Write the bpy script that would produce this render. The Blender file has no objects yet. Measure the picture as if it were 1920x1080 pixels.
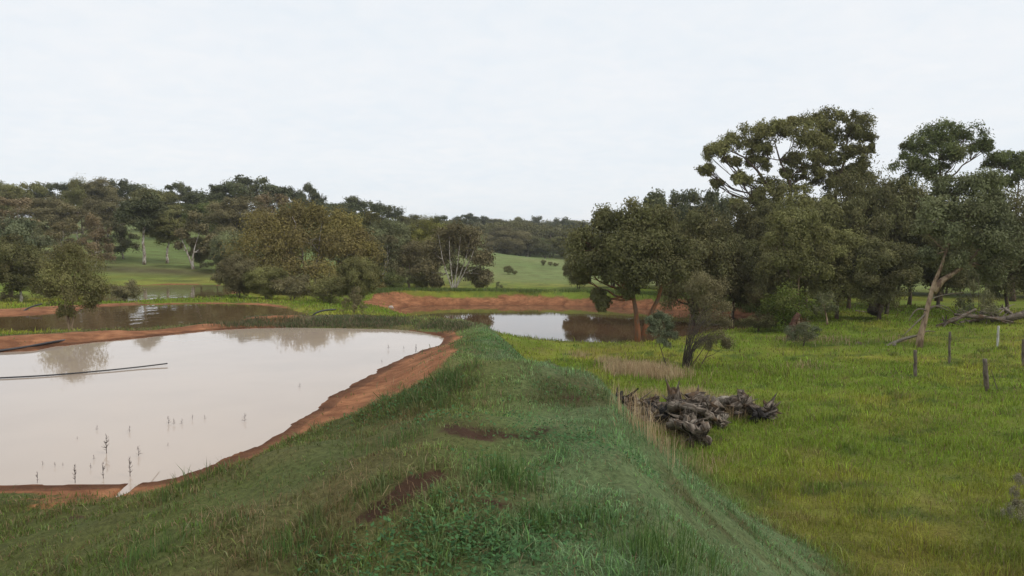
import bpy, math, random
import numpy as np
from math import radians, sin, cos, pi
from mathutils import Vector

# ------------------------------------------------------------------ camera, sky, sun, exposure
scene = bpy.context.scene
COL = scene.collection
FOC, CX, CY = 1450.0, 960.0, 540.0          # focal length in photo pixels, principal point
CAM = np.array([0.0, 0.0, 2.6])             # pond water of the nearest dam is z = 0
PITCH = math.atan(80.0 / FOC)
cam_d = bpy.data.cameras.new('camera')
cam_d.sensor_width = 36.0
cam_d.lens = 36.0 * FOC / 1920.0
cam_d.clip_start = 0.1
cam_d.clip_end = 5000.0
cam = bpy.data.objects.new('camera', cam_d)
COL.objects.link(cam)
cam.location = CAM
cam.rotation_euler = (pi / 2 - PITCH, 0, 0)
scene.camera = cam

SUN_EL, SUN_AZ = radians(48), radians(115)   # azimuth from +Y (view direction) towards +X (right)
world = bpy.data.worlds.new('World')
scene.world = world
world.use_nodes = True
nt = world.node_tree
nt.nodes.clear()
def wn(t, **kw):
    n = nt.nodes.new(t)
    for k, v in kw.items():
        setattr(n, k, v)
    return n
out = wn('ShaderNodeOutputWorld')
sky = wn('ShaderNodeTexSky', sky_type='NISHITA', sun_disc=False, sun_elevation=SUN_EL, sun_rotation=SUN_AZ)
bg_sky = wn('ShaderNodeBackground'); bg_sky.inputs[1].default_value = 0.1
nt.links.new(sky.outputs[0], bg_sky.inputs[0])
# the overcast layer: a thin even cloud deck, mackerel pattern seen in perspective
tc = wn('ShaderNodeTexCoord')
sep = wn('ShaderNodeSeparateXYZ'); nt.links.new(tc.outputs['Generated'], sep.inputs[0])
zc = wn('ShaderNodeMath', operation='MAXIMUM'); nt.links.new(sep.outputs[2], zc.inputs[0]); zc.inputs[1].default_value = 0.0
za = wn('ShaderNodeMath', operation='ADD'); nt.links.new(zc.outputs[0], za.inputs[0]); za.inputs[1].default_value = 0.12
dx = wn('ShaderNodeMath', operation='DIVIDE'); nt.links.new(sep.outputs[0], dx.inputs[0]); nt.links.new(za.outputs[0], dx.inputs[1])
dy = wn('ShaderNodeMath', operation='DIVIDE'); nt.links.new(sep.outputs[1], dy.inputs[0]); nt.links.new(za.outputs[0], dy.inputs[1])
cmb = wn('ShaderNodeCombineXYZ'); nt.links.new(dx.outputs[0], cmb.inputs[0]); nt.links.new(dy.outputs[0], cmb.inputs[1])
n1 = wn('ShaderNodeTexNoise'); n1.inputs['Scale'].default_value = 0.9; n1.inputs['Detail'].default_value = 5; n1.inputs['Roughness'].default_value = 0.55
n2 = wn('ShaderNodeTexNoise'); n2.inputs['Scale'].default_value = 7.0; n2.inputs['Detail'].default_value = 4; n2.inputs['Distortion'].default_value = 0.6
nt.links.new(cmb.outputs[0], n1.inputs['Vector']); nt.links.new(cmb.outputs[0], n2.inputs['Vector'])
mm = wn('ShaderNodeMath', operation='MULTIPLY_ADD'); nt.links.new(n2.outputs[0], mm.inputs[0]); mm.inputs[1].default_value = 0.45
m1 = wn('ShaderNodeMath', operation='MULTIPLY'); nt.links.new(n1.outputs[0], m1.inputs[0]); m1.inputs[1].default_value = 0.75
nt.links.new(m1.outputs[0], mm.inputs[2])
rmp = wn('ShaderNodeValToRGB')
rmp.color_ramp.elements[0].position = 0.3; rmp.color_ramp.elements[0].color = (0.775, 0.84, 0.90, 1)
rmp.color_ramp.elements[1].position = 0.8; rmp.color_ramp.elements[1].color = (0.885, 0.90, 0.92, 1)
nt.links.new(mm.outputs[0], rmp.inputs[0])
bg_c = wn('ShaderNodeBackground'); bg_c.inputs[1].default_value = 1.08
nt.links.new(rmp.outputs[0], bg_c.inputs[0])
mx = wn('ShaderNodeMixShader'); mx.inputs[0].default_value = 0.94
nt.links.new(bg_sky.outputs[0], mx.inputs[1]); nt.links.new(bg_c.outputs[0], mx.inputs[2])
nt.links.new(mx.outputs[0], out.inputs[0])

sun_d = bpy.data.lights.new('sun', 'SUN')
sun_d.energy = 1.5
sun_d.angle = radians(11)
sun_d.color = (1.0, 0.96, 0.9)
sun = bpy.data.objects.new('sun', sun_d)
COL.objects.link(sun)
sun_dir = Vector((sin(SUN_AZ) * cos(SUN_EL), cos(SUN_AZ) * cos(SUN_EL), sin(SUN_EL)))
sun.rotation_euler = sun_dir.to_track_quat('Z', 'Y').to_euler()
sun.location = (0, 0, 60)

scene.view_settings.view_transform = 'Standard'
scene.view_settings.look = 'None'
scene.view_settings.exposure = 0.0
scene.view_settings.gamma = 1.0
scene.cycles.max_bounces = 6
scene.cycles.diffuse_bounces = 3
scene.cycles.transparent_max_bounces = 8
scene.cycles.use_denoising = True

# ------------------------------------------------------------------ helpers
def ray(px, py):
    u = (px - CX) / FOC; v = (CY - py) / FOC
    return np.array([u, cos(PITCH) + v * sin(PITCH), -sin(PITCH) + v * cos(PITCH)])
def PD(px, py, D):                       # point at depth D (along +Y)
    r = ray(px, py)
    return CAM + r * (D / r[1])
def PZ(px, py, z):                       # point where the sight line meets the level z
    r = ray(px, py)
    return CAM + r * ((z - CAM[2]) / r[2])
def ss(a, b, x):
    t = np.clip((x - a) / (b - a), 0, 1)
    return t * t * (3 - 2 * t)
def lerp(a, b, t):
    return a + (b - a) * t

_tab = np.random.RandomState(7).rand(256, 256)
def vnoise(x, y):
    x = np.asarray(x, float); y = np.asarray(y, float)
    xi = np.floor(x).astype(int); yi = np.floor(y).astype(int)
    fx = x - xi; fy = y - yi
    fx = fx * fx * (3 - 2 * fx); fy = fy * fy * (3 - 2 * fy)
    a = _tab[xi & 255, yi & 255]; b = _tab[(xi + 1) & 255, yi & 255]
    c = _tab[xi & 255, (yi + 1) & 255]; d = _tab[(xi + 1) & 255, (yi + 1) & 255]
    return (a * (1 - fx) + b * fx) * (1 - fy) + (c * (1 - fx) + d * fx) * fy - 0.5
def fbm(x, y, s, octv=4, g=0.5):
    v = 0; a = 1.0; t = 0
    for k in range(octv):
        v = v + a * vnoise(x * s + 17.3 * k, y * s - 9.1 * k); t += a; a *= g; s *= 2.03
    return v / t * 2                       # about -1..1

def poly_sd(poly, x, y):                  # signed distance to a polygon, negative inside
    P = np.asarray(poly, float)[:, :2]; Q = np.roll(P, -1, 0)
    d = np.full(x.shape, 1e18); ins = np.zeros(x.shape, bool)
    for (ax, ay), (bx, by) in zip(P, Q):
        ex, ey = bx - ax, by - ay
        t = np.clip(((x - ax) * ex + (y - ay) * ey) / (ex * ex + ey * ey + 1e-12), 0, 1)
        d = np.minimum(d, (x - ax - t * ex) ** 2 + (y - ay - t * ey) ** 2)
        c = (ay > y) != (by > y)
        with np.errstate(divide='ignore', invalid='ignore'):
            c &= x < (bx - ax) * (y - ay) / (by - ay + 1e-12) + ax
        ins ^= c
    d = np.sqrt(d)
    return np.where(ins, -d, d)
def path_d(path, x, y):                   # signed lateral distance (right of travel = +), distance, z along a 3-d polyline
    P = np.asarray(path, float)
    best = np.full(x.shape, 1e18); sg = np.zeros(x.shape); zz = np.zeros(x.shape); tt = np.zeros(x.shape)
    for i in range(len(P) - 1):
        ax, ay, az = P[i]; bx, by, bz = P[i + 1]
        ex, ey = bx - ax, by - ay
        t = np.clip(((x - ax) * ex + (y - ay) * ey) / (ex * ex + ey * ey), 0, 1)
        d = (x - ax - t * ex) ** 2 + (y - ay - t * ey) ** 2
        m = d < best
        best = np.where(m, d, best)
        sg = np.where(m, np.sign((x - ax) * ey - (y - ay) * ex), sg)
        zz = np.where(m, az + t * (bz - az), zz)
        tt = np.where(m, i + t, tt)
    return np.sqrt(best), sg, zz, tt
def smooth_poly(pts, n=5):                # Catmull-Rom through the outline so shores bend softly
    P = np.asarray(pts, float); N = len(P); o = []
    for i in range(N):
        p0, p1, p2, p3 = P[i - 1], P[i], P[(i + 1) % N], P[(i + 2) % N]
        for k in range(n):
            t = k / n
            o.append(0.5 * ((2 * p1) + (-p0 + p2) * t + (2 * p0 - 5 * p1 + 4 * p2 - p3) * t * t + (-p0 + 3 * p1 - 3 * p2 + p3) * t ** 3))
    return np.array(o)

# ------------------------------------------------------------------ ponds and the lie of the land
Z1, Z2, Z2B, Z3 = 0.0, -0.8, -1.1, -2.3
pond1 = [PZ(a, b, Z1)[:2] for a, b in [(0, 661), (100, 650), (205, 640), (320, 628), (410, 619), (480, 616), (560, 615), (640, 616), (700, 617), (760, 620), (810, 627), (832, 634), (828, 645), (795, 657), (745, 675), (692, 705), (655, 728), (622, 742), (596, 768), (548, 793), (520, 818), (470, 842), (440, 857), (400, 873), (350, 890), (300, 902), (262, 905), (200, 909), (120, 912), (0, 914)]]
pond1 += [np.array(p) for p in [(-8, 8.0), (-13, 8.6), (-19, 11), (-21, 15), (-18, 18.2)]]
pond2 = [PZ(a, b, Z2)[:2] for a, b in [(-60, 594), (40, 592), (110, 587), (195, 575), (300, 571), (400, 569.5), (480, 572), (535, 578), (560, 585), (577, 591), (560, 597), (530, 602), (450, 615), (400, 625), (330, 632), (200, 634), (80, 637), (-60, 640)]]
pond2 += [np.array(p) for p in [(-27, 28), (-30, 32), (-28, 36)]]
pond2b = [PZ(a, b, Z2B)[:2] for a, b in [(170, 557), (190, 545), (235, 537), (300, 534), (360, 533.5), (415, 536), (432, 545), (425, 555), (380, 559), (320, 561), (260, 565), (200, 567)]]
pond3 = [PZ(a, b, Z3)[:2] for a, b in [(752, 577), (780, 573), (860, 572), (930, 571), (1000, 571), (1070, 573), (1130, 575), (1220, 579), (1300, 583), (1380, 590), (1440, 600), (1462, 610), (1445, 619), (1390, 618), (1330, 625), (1270, 634), (1240, 637), (1180, 642), (1120, 642), (1060, 640), (1000, 637), (955, 632), (900, 625), (850, 612), (800, 602), (765, 592), (748, 584)]]
pond1, pond2, pond2b, pond3 = [smooth_poly(p) for p in (pond1, pond2, pond2b, pond3)]

base_pts = [(4, 0, -2.1), (4, 8, -2.1), (5, 15, -2.05), (4, 22, -2.0), (3, 28, -2.1), (9, 10, -1.95), (9, 20, -1.95), (16, 12, -1.8), (16, 24, -1.85), (25, 30, -1.7), (12, 33, -2.05), (5, 36, -2.15), (0, 32, -2.1), (20, 40, -1.75), (30, 20, -1.5),
            (-6, 0, -0.6), (-12, 4, -0.3), (-3, 0, -0.7), (0, 0, -1.0), (0, 12, -1.2), (0, 20, -1.3), (-20, 6, 0), (-30, 10, 0.3), (10, -10, -2), (-10, -10, -1), (-40, -20, 0), (30, -20, -1.5)]
for a, b, D in [(0, 628, 22), (100, 626, 22.5), (200, 622, 23.5), (320, 614, 25), (420, 607, 26), (480, 604, 26.5), (560, 602, 27), (700, 602, 27)]:
    base_pts.append(PD(a, b, D))
for x, y, z in [(-14, 27, -.45), (-10, 28.5, -.45), (-7, 31, -.6), (-3, 31, -.9), (-1.5, 34, -1.4), (1, 38, -2.0), (-27, 27, -.3), (-20, 26.5, -.4)]:
    base_pts.append((x, y, z))
for a, b, D in [(20, 571, 46), (100, 568, 49), (200, 567, 48.5), (420, 562, 50), (540, 571, 44), (600, 585, 40), (660, 590, 38), (700, 592, 44), (720, 560, 62), (600, 562, 58), (470, 556, 60),
                (0, 560, 52), (100, 555, 60), (160, 545, 66), (440, 533, 75), (300, 526, 76), (300, 508, 84), (300, 480, 98), (300, 440, 128), (100, 500, 84), (100, 470, 100), (100, 430, 140), (-200, 500, 80), (-200, 430, 150), (430, 505, 88), (500, 470, 112), (500, 435, 150), (700, 520, 90), (700, 460, 150), (850, 530, 85), (850, 465, 180),
                (0, 432, 205), (300, 436, 205), (600, 440, 205), (900, 437, 285), (950, 470, 235), (1000, 489, 200), (940, 487, 200), (1000, 520, 110), (980, 543, 74), (1050, 480, 300), (1000, 432, 430), (1100, 440, 420), (1500, 562, 62), (1700, 566, 60), (1900, 570, 58), (1600, 590, 48), (1600, 600, 45), (1700, 505, 130), (1400, 520, 115), (1250, 541, 70), (1400, 555, 68), (1650, 634, 37.5), (1900, 624, 38), (2100, 540, 70), (2300, 600, 40), (1750, 588, 48)]:
    base_pts.append(PD(a, b, D))
for x, y, z in [(-900, 600, 14), (0, 900, 15), (900, 600, 14), (-900, 0, 8), (900, 0, 0), (0, -900, 0), (-300, 300, 13), (200, 250, 0), (300, 500, 10), (1500, 1500, 10), (-1500, 1500, 10), (1500, -1500, 0), (-1500, -1500, 0)]:
    base_pts.append((x, y, z))
BP = np.array(base_pts, float)
def _k(r2):
    return 0.5 * r2 * np.log(r2 + 1e-12)
_S = 60.0
_n = len(BP)
_X = BP[:, :2] / _S
_K = _k(((_X[:, None] - _X[None]) ** 2).sum(-1)) + np.eye(_n) * 2e-5
_Pm = np.c_[np.ones(_n), _X]
_A = np.block([[_K, _Pm], [_Pm.T, np.zeros((3, 3))]])
_w = np.linalg.solve(_A, np.r_[BP[:, 2], 0, 0, 0])
def base_h(x, y):
    X = x / _S; Y = y / _S
    v = _w[_n] + _w[_n + 1] * X + _w[_n + 2] * Y
    for i in range(_n):
        v = v + _w[i] * _k((X - _X[i, 0]) ** 2 + (Y - _X[i, 1]) ** 2)
    return v

GULLY = [np.r_[PZ(a, b, 0.0)[:2], 0.0] for a, b in [(280, 882), (262, 903), (243, 915), (228, 929), (214, 942)]]
CREST = [(0.3, -30, 1.1), (0.1, -6, 1.05), (0.0, 0, 1.0), (-0.1, 5, 1.0), (0.1, 8.5, 0.95), (-0.2, 12, 0.72), (-0.7, 16, 0.5), (-1.0, 20, 0.32), (-1.2, 22.5, 0.3), (-2.0, 24.6, 0.22), (-3.6, 25.9, 0.16), (-6, 26.4, 0.12), (-9, 25.8, 0.10)]
BANK3 = [PD(690, 549, 63), PD(740, 544, 66), PD(860, 545, 67.5), PD(1000, 546, 67), PD(1130, 549, 65.5), PD(1220, 552, 63), PD(1300, 556, 60), PD(1400, 562, 55), PD(1470, 575, 50)]
def smax(a, b, k):
    h = np.clip(0.5 + 0.5 * (a - b) / k, 0, 1)
    return lerp(b, a, h) + k * h * (1 - h)
BUMPS = [(0.15, 8.8, 0.95, 0.30), (-0.9, 8.4, 0.75, 0.2), (-1.3, 6.2, 0.9, 0.24), (-0.2, 6.4, 0.6, 0.10), (-0.6, 5.0, 0.7, 0.18), (1.3, 7.2, 0.6, 0.14), (0.9, 4.4, 0.5, 0.10), (-1.9, 4.6, 0.6, 0.12), (1.0, 5.6, 0.7, 0.08), (-2.4, 5.6, 0.9, 0.12), (0.9, 12, 0.9, 0.10)]
def height(x, y, fine=True):
    x = np.asarray(x, float); y = np.asarray(y, float)
    h = base_h(x, y)
    d, sg, zc_, tt = path_d(CREST, x, y)
    right = sg > 0
    d = np.where(right, np.maximum(0, d + 0.38 * fbm(x * 0.35, y, 0.45, 3) * ss(0.8, 2.5, d)), d)
    far = ss(9.5, 11.5, tt)                                    # where the crest turns into the low pond rim
    slope_r = lerp(lerp(0.78, 0.92, ss(10, 15, y)), 0.45, far) * (1 + 0.10 * fbm(x + 7, y, 0.3, 2))
    slope_l = lerp(lerp(0.21, 0.30, ss(6, 12, y)), 0.5, far)
    prof = np.where(right, zc_ - slope_r * np.maximum(0, d - lerp(0.9, 0.45, ss(10, 15, y))) - 0.03 * d * d * 0, zc_ - slope_l * np.maximum(0, d - 0.4))
    prof = np.where((tt > 11.99) | (d > 14), -50, prof)
    h = smax(prof, h, lerp(1.1, 0.5, ss(11, 15.5, y))) - 0.02
    dist = np.hypot(x, y)
    if fine:
        f = ss(60, 25, dist)
        for bx, by, r, a in BUMPS:
            h = h + a * np.exp(-((x - bx) ** 2 + (y - by) ** 2) / (r * r))
        h = h + 0.13 * fbm(x, y, 0.55, 4) * f + 0.075 * fbm(x + 40, y, 1.9, 4, 0.6) * ss(26, 12, dist)
        h = h + 0.5 * fbm(x, y, 0.03, 3) * ss(60, 140, dist)
    # earth bank round the far side of the big dam
    s3 = poly_sd(pond3, x, y)
    d3, sg3, zb, t3 = path_d(BANK3, x, y)
    wob = 0.25 * fbm(x, y, 0.35, 3)
    bank = zb - 0.33 * np.maximum(0, d3 - 1.1)
    h = np.where(d3 < 8, smax(bank, h, 0.3), h)
    dg, _, _, _ = path_d(GULLY, x, y)
    # ponds
    for poly, zw, sl, wd in ((pond1, Z1, 0.16, 1.6), (pond2, Z2, 0.22, 1.8), (pond2b, Z2B, 0.2, 3.0), (pond3, Z3, 0.2, 2.6)):
        sd = s3 if poly is pond3 else poly_sd(poly, x, y)
        sd = sd + (0.15 if poly is pond1 else 0.25) * fbm(x, y, 1.1 if poly is pond1 else 0.6, 4, 0.6)
        o = np.maximum(sd, 0)
        hh = lerp(h, np.maximum(h, zw + 0.03 + 0.02 * o), ss(2.0, 0.8, o))
        outv = zw + (hh - zw) * np.where(hh > zw, ss(-0.35 * wd, wd, sd), 1.0)
        outv = np.where(o < 0.8, np.maximum(outv, zw + 0.01 + 0.08 * o), outv)
        inn = zw - np.minimum(0.7, 0.02 - sl * np.minimum(sd, 0))
        h = np.where(sd < 0, inn, np.where(o < wd, outv, hh))
    h = np.where((x < -2) & (y < 9.6), lerp(h, np.minimum(h, -0.05), np.exp(-(dg / (0.055 + 0.03 * fbm(x, y, 3.0, 2))) ** 4)), h)
    return h
def H1(x, y):
    return float(height(np.array([x]), np.array([y]))[0])
def on_ground(px, D):                     # ground point straight below a sight line at depth D
    p = PD(px, 540, D)
    return np.array([p[0], D, H1(p[0], D)])
_ts = np.concatenate([np.arange(2, 60, 0.05), np.arange(60, 400, 0.5)])
def hit(px, py):                          # where a sight line first meets the ground
    r = ray(px, py)
    x = CAM[0] + r[0] * _ts; y = CAM[1] + r[1] * _ts; z = CAM[2] + r[2] * _ts
    k = np.argmax(z < height(x, y))
    return np.array([x[k], y[k], z[k]])

# ------------------------------------------------------------------ materials
def mat(name):
    m = bpy.data.materials.new(name); m.use_nodes = True
    t = m.node_tree; t.nodes.clear()
    o = t.nodes.new('ShaderNodeOutputMaterial')
    return m, t, o
def nd(t, typ, ins=None, **kw):
    n = t.nodes.new(typ)
    for k, v in kw.items():
        setattr(n, k, v)
    for k, v in (ins or {}).items():
        if isinstance(v, bpy.types.NodeSocket):
            t.links.new(v, n.inputs[k])
        else:
            n.inputs[k].default_value = v
    return n
def mixc(t, f, a, b, blend='MIX'):
    n = t.nodes.new('ShaderNodeMix'); n.data_type = 'RGBA'; n.blend_type = blend
    for i, v in ((0, f), (6, a), (7, b)):
        if isinstance(v, bpy.types.NodeSocket): t.links.new(v, n.inputs[i])
        else: n.inputs[i].default_value = v if i == 0 else (*v, 1) if len(v) == 3 else v
    return n.outputs[2]
def ramp(t, f, p0, p1):
    n = nd(t, 'ShaderNodeMapRange', {0: f, 1: p0, 2: p1}, interpolation_type='SMOOTHSTEP')
    return n.outputs[0]

# ground: base colour comes from ground cover masks stored per vertex (soil, grass kind), fine grain from noise
m_ground, t, o = mat('ground_cover')
geo = nd(t, 'ShaderNodeNewGeometry')
gcol = nd(t, 'ShaderNodeAttribute', attribute_name='cover')
msk = nd(t, 'ShaderNodeAttribute', attribute_name='soil')
na = nd(t, 'ShaderNodeTexNoise', {'Vector': geo.outputs['Position'], 'Scale': 3.0, 'Detail': 8, 'Roughness': 0.7})
nb = nd(t, 'ShaderNodeTexNoise', {'Vector': geo.outputs['Position'], 'Scale': 22.0, 'Detail': 6, 'Roughness': 0.7})
nc_ = nd(t, 'ShaderNodeTexNoise', {'Vector': geo.outputs['Position'], 'Scale': 0.5, 'Detail': 6, 'Roughness': 0.65})
g1 = mixc(t, ramp(t, nb.outputs[0], 0.3, 0.7), (0.62, 0.6, 0.55), (1.3, 1.28, 1.2))
g2 = mixc(t, ramp(t, nc_.outputs[0], 0.35, 0.65), (0.85, 0.8, 0.75), (1.12, 1.15, 1.1))
gg = mixc(t, 1.0, gcol.outputs[0], g1, 'MULTIPLY'); gg = mixc(t, 1.0, gg, g2, 'MULTIPLY')
pb = nd(t, 'ShaderNodeTexVoronoi', {'Vector': geo.outputs['Position'], 'Scale': 26.0})
s0 = mixc(t, ramp(t, na.outputs[0], 0.3, 0.72), (0.225, 0.092, 0.043), (0.40, 0.19, 0.092))
s1 = mixc(t, ramp(t, nb.outputs[0], 0.62, 0.8), s0, (0.45, 0.27, 0.16))
s1 = mixc(t, ramp(t, pb.outputs['Distance'], 0.25, 0.1), s1, (0.16, 0.075, 0.04))
wet = mixc(t, msk.outputs['Color'], (1, 1, 1), (1, 1, 1))
sepm = nd(t, 'ShaderNodeSeparateColor', {0: msk.outputs['Color']})
s2 = mixc(t, sepm.outputs[1], s1, (0.075, 0.042, 0.026))            # green channel: damp dark topsoil
s2 = mixc(t, sepm.outputs[2], s2, mixc(t, 1.0, s2, (0.66, 0.62, 0.60), 'MULTIPLY'))
big_ = nd(t, 'ShaderNodeTexNoise', {'Vector': geo.outputs['Position'], 'Scale': 0.9, 'Detail': 7, 'Roughness': 0.7, 'Distortion': 0.5})
s2 = mixc(t, 1.0, s2, mixc(t, ramp(t, big_.outputs[0], 0.35, 0.68), (0.62, 0.58, 0.55), (1.15, 1.12, 1.08)), 'MULTIPLY')
edge = nd(t, 'ShaderNodeMath', {0: sepm.outputs[0], 1: nd(t, 'ShaderNodeMath', {0: na.outputs[0], 1: 0.9, 2: -0.45}, operation='MULTIPLY_ADD').outputs[0]}, operation='ADD')
edge2 = nd(t, 'ShaderNodeMath', {0: edge.outputs[0], 1: nd(t, 'ShaderNodeMath', {0: nb.outputs[0], 1: 1.1, 2: -0.55}, operation='MULTIPLY_ADD').outputs[0]}, operation='ADD')
colr = mixc(t, ramp(t, edge2.outputs[0], 0.34, 0.66), gg, s2)
bp = nd(t, 'ShaderNodeBump', {'Strength': 0.6, 'Distance': 0.05, 'Height': nb.outputs[0]})
bs = nd(t, 'ShaderNodeBsdfPrincipled', {'Base Color': colr, 'Roughness': 0.95, 'Specular IOR Level': 0.15, 'Normal': bp.outputs[0]})
t.links.new(bs.outputs[0], o.inputs[0])

def water_mat(name, mud, bump, scale, dist_=0.02):
    m, t, o = mat(name)
    geo = nd(t, 'ShaderNodeNewGeometry')
    mp = nd(t, 'ShaderNodeMapping', {'Vector': geo.outputs['Position'], 'Scale': (1.0, 0.45, 1.0)})
    a = nd(t, 'ShaderNodeTexNoise', {'Vector': mp.outputs[0], 'Scale': scale, 'Detail': 3, 'Roughness': 0.5})
    big = nd(t, 'ShaderNodeTexNoise', {'Vector': geo.outputs['Position'], 'Scale': 0.25, 'Detail': 3})
    c = mixc(t, ramp(t, big.outputs[0], 0.35, 0.65), mud, tuple(v * 1.12 for v in mud))
    b = nd(t, 'ShaderNodeBump', {'Strength': bump, 'Distance': dist_, 'Height': a.outputs[0]})
    p = nd(t, 'ShaderNodeBsdfPrincipled', {'Base Color': c, 'Roughness': 0.03, 'IOR': 1.33, 'Normal': b.outputs[0]})
    t.links.new(p.outputs[0], o.inputs[0])
    return m
m_w1 = water_mat('muddy_water', (0.41, 0.325, 0.255), 0.07, 2.2)
m_w2 = water_mat('brown_water', (0.12, 0.075, 0.035), 0.7, 1.3, 0.02)
m_w3 = water_mat('clear_water', (0.10, 0.055, 0.03), 0.03, 0.9)

# ------------------------------------------------------------------ object helpers
def tag(o, label=None, cat=None, group=None, kind=None):
    for k, v in (('label', label), ('category', cat), ('group', group), ('kind', kind)):
        if v: o[k] = v
    return o
def link_mesh(name, me, parent=None):
    o = bpy.data.objects.new(name, me); COL.objects.link(o)
    if parent: o.parent = parent
    return o
def np_mesh(name, V, loops, sizes, mats, attrs=None, smooth=False, fmat=None):
    me = bpy.data.meshes.new(name)
    V = np.asarray(V, np.float32); loops = np.asarray(loops, np.int32).ravel(); sizes = np.asarray(sizes, np.int32)
    me.vertices.add(len(V)); me.vertices.foreach_set('co', V.ravel())
    me.loops.add(len(loops)); me.loops.foreach_set('vertex_index', loops)
    me.polygons.add(len(sizes))
    st = np.zeros(len(sizes), np.int32); st[1:] = np.cumsum(sizes)[:-1]
    me.polygons.foreach_set('loop_start', st)
    me.polygons.foreach_set('loop_total', sizes)
    if smooth: me.polygons.foreach_set('use_smooth', np.ones(len(sizes), bool))
    if fmat is not None: me.polygons.foreach_set('material_index', np.asarray(fmat, np.int32))
    for m in mats: me.materials.append(m)
    for k, v in (attrs or {}).items():
        v = np.asarray(v, np.float32)
        if v.ndim == 1:
            a = me.attributes.new(k, 'FLOAT', 'POINT'); a.data.foreach_set('value', v)
        else:
            a = me.attributes.new(k, 'FLOAT_COLOR', 'POINT')
            a.data.foreach_set('color', np.c_[v, np.ones(len(v))].astype(np.float32).ravel() if v.shape[1] == 3 else v.ravel())
    me.update(calc_edges=True)
    return me

# ------------------------------------------------------------------ ground sheet
def axis(lo, hi, step, grow, end):
    a = list(np.arange(lo, hi, step)); s = step
    while a[-1] < end: s *= grow; a.append(a[-1] + s)
    return a
xs_r = axis(0, 13, 0.13, 1.045, 1500); xs = np.array([-v for v in xs_r[:0:-1]] + xs_r)
ys_f = axis(1.5, 29, 0.13, 1.03, 1600); ys_b = [1.5 - v for v in axis(0.13, 1.5, 0.13, 1.25, 900)]
ys = np.array(ys_b[::-1] + ys_f)
xs = np.unique(np.round(np.r_[xs, np.arange(-5.2, -2.4, 0.035)], 4)); ys = np.unique(np.round(np.r_[ys, np.arange(7.0, 9.6, 0.035)], 4))
GX, GY = np.meshgrid(xs, ys)
gx, gy = GX.ravel(), GY.ravel()
gz = height(gx, gy)
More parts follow.
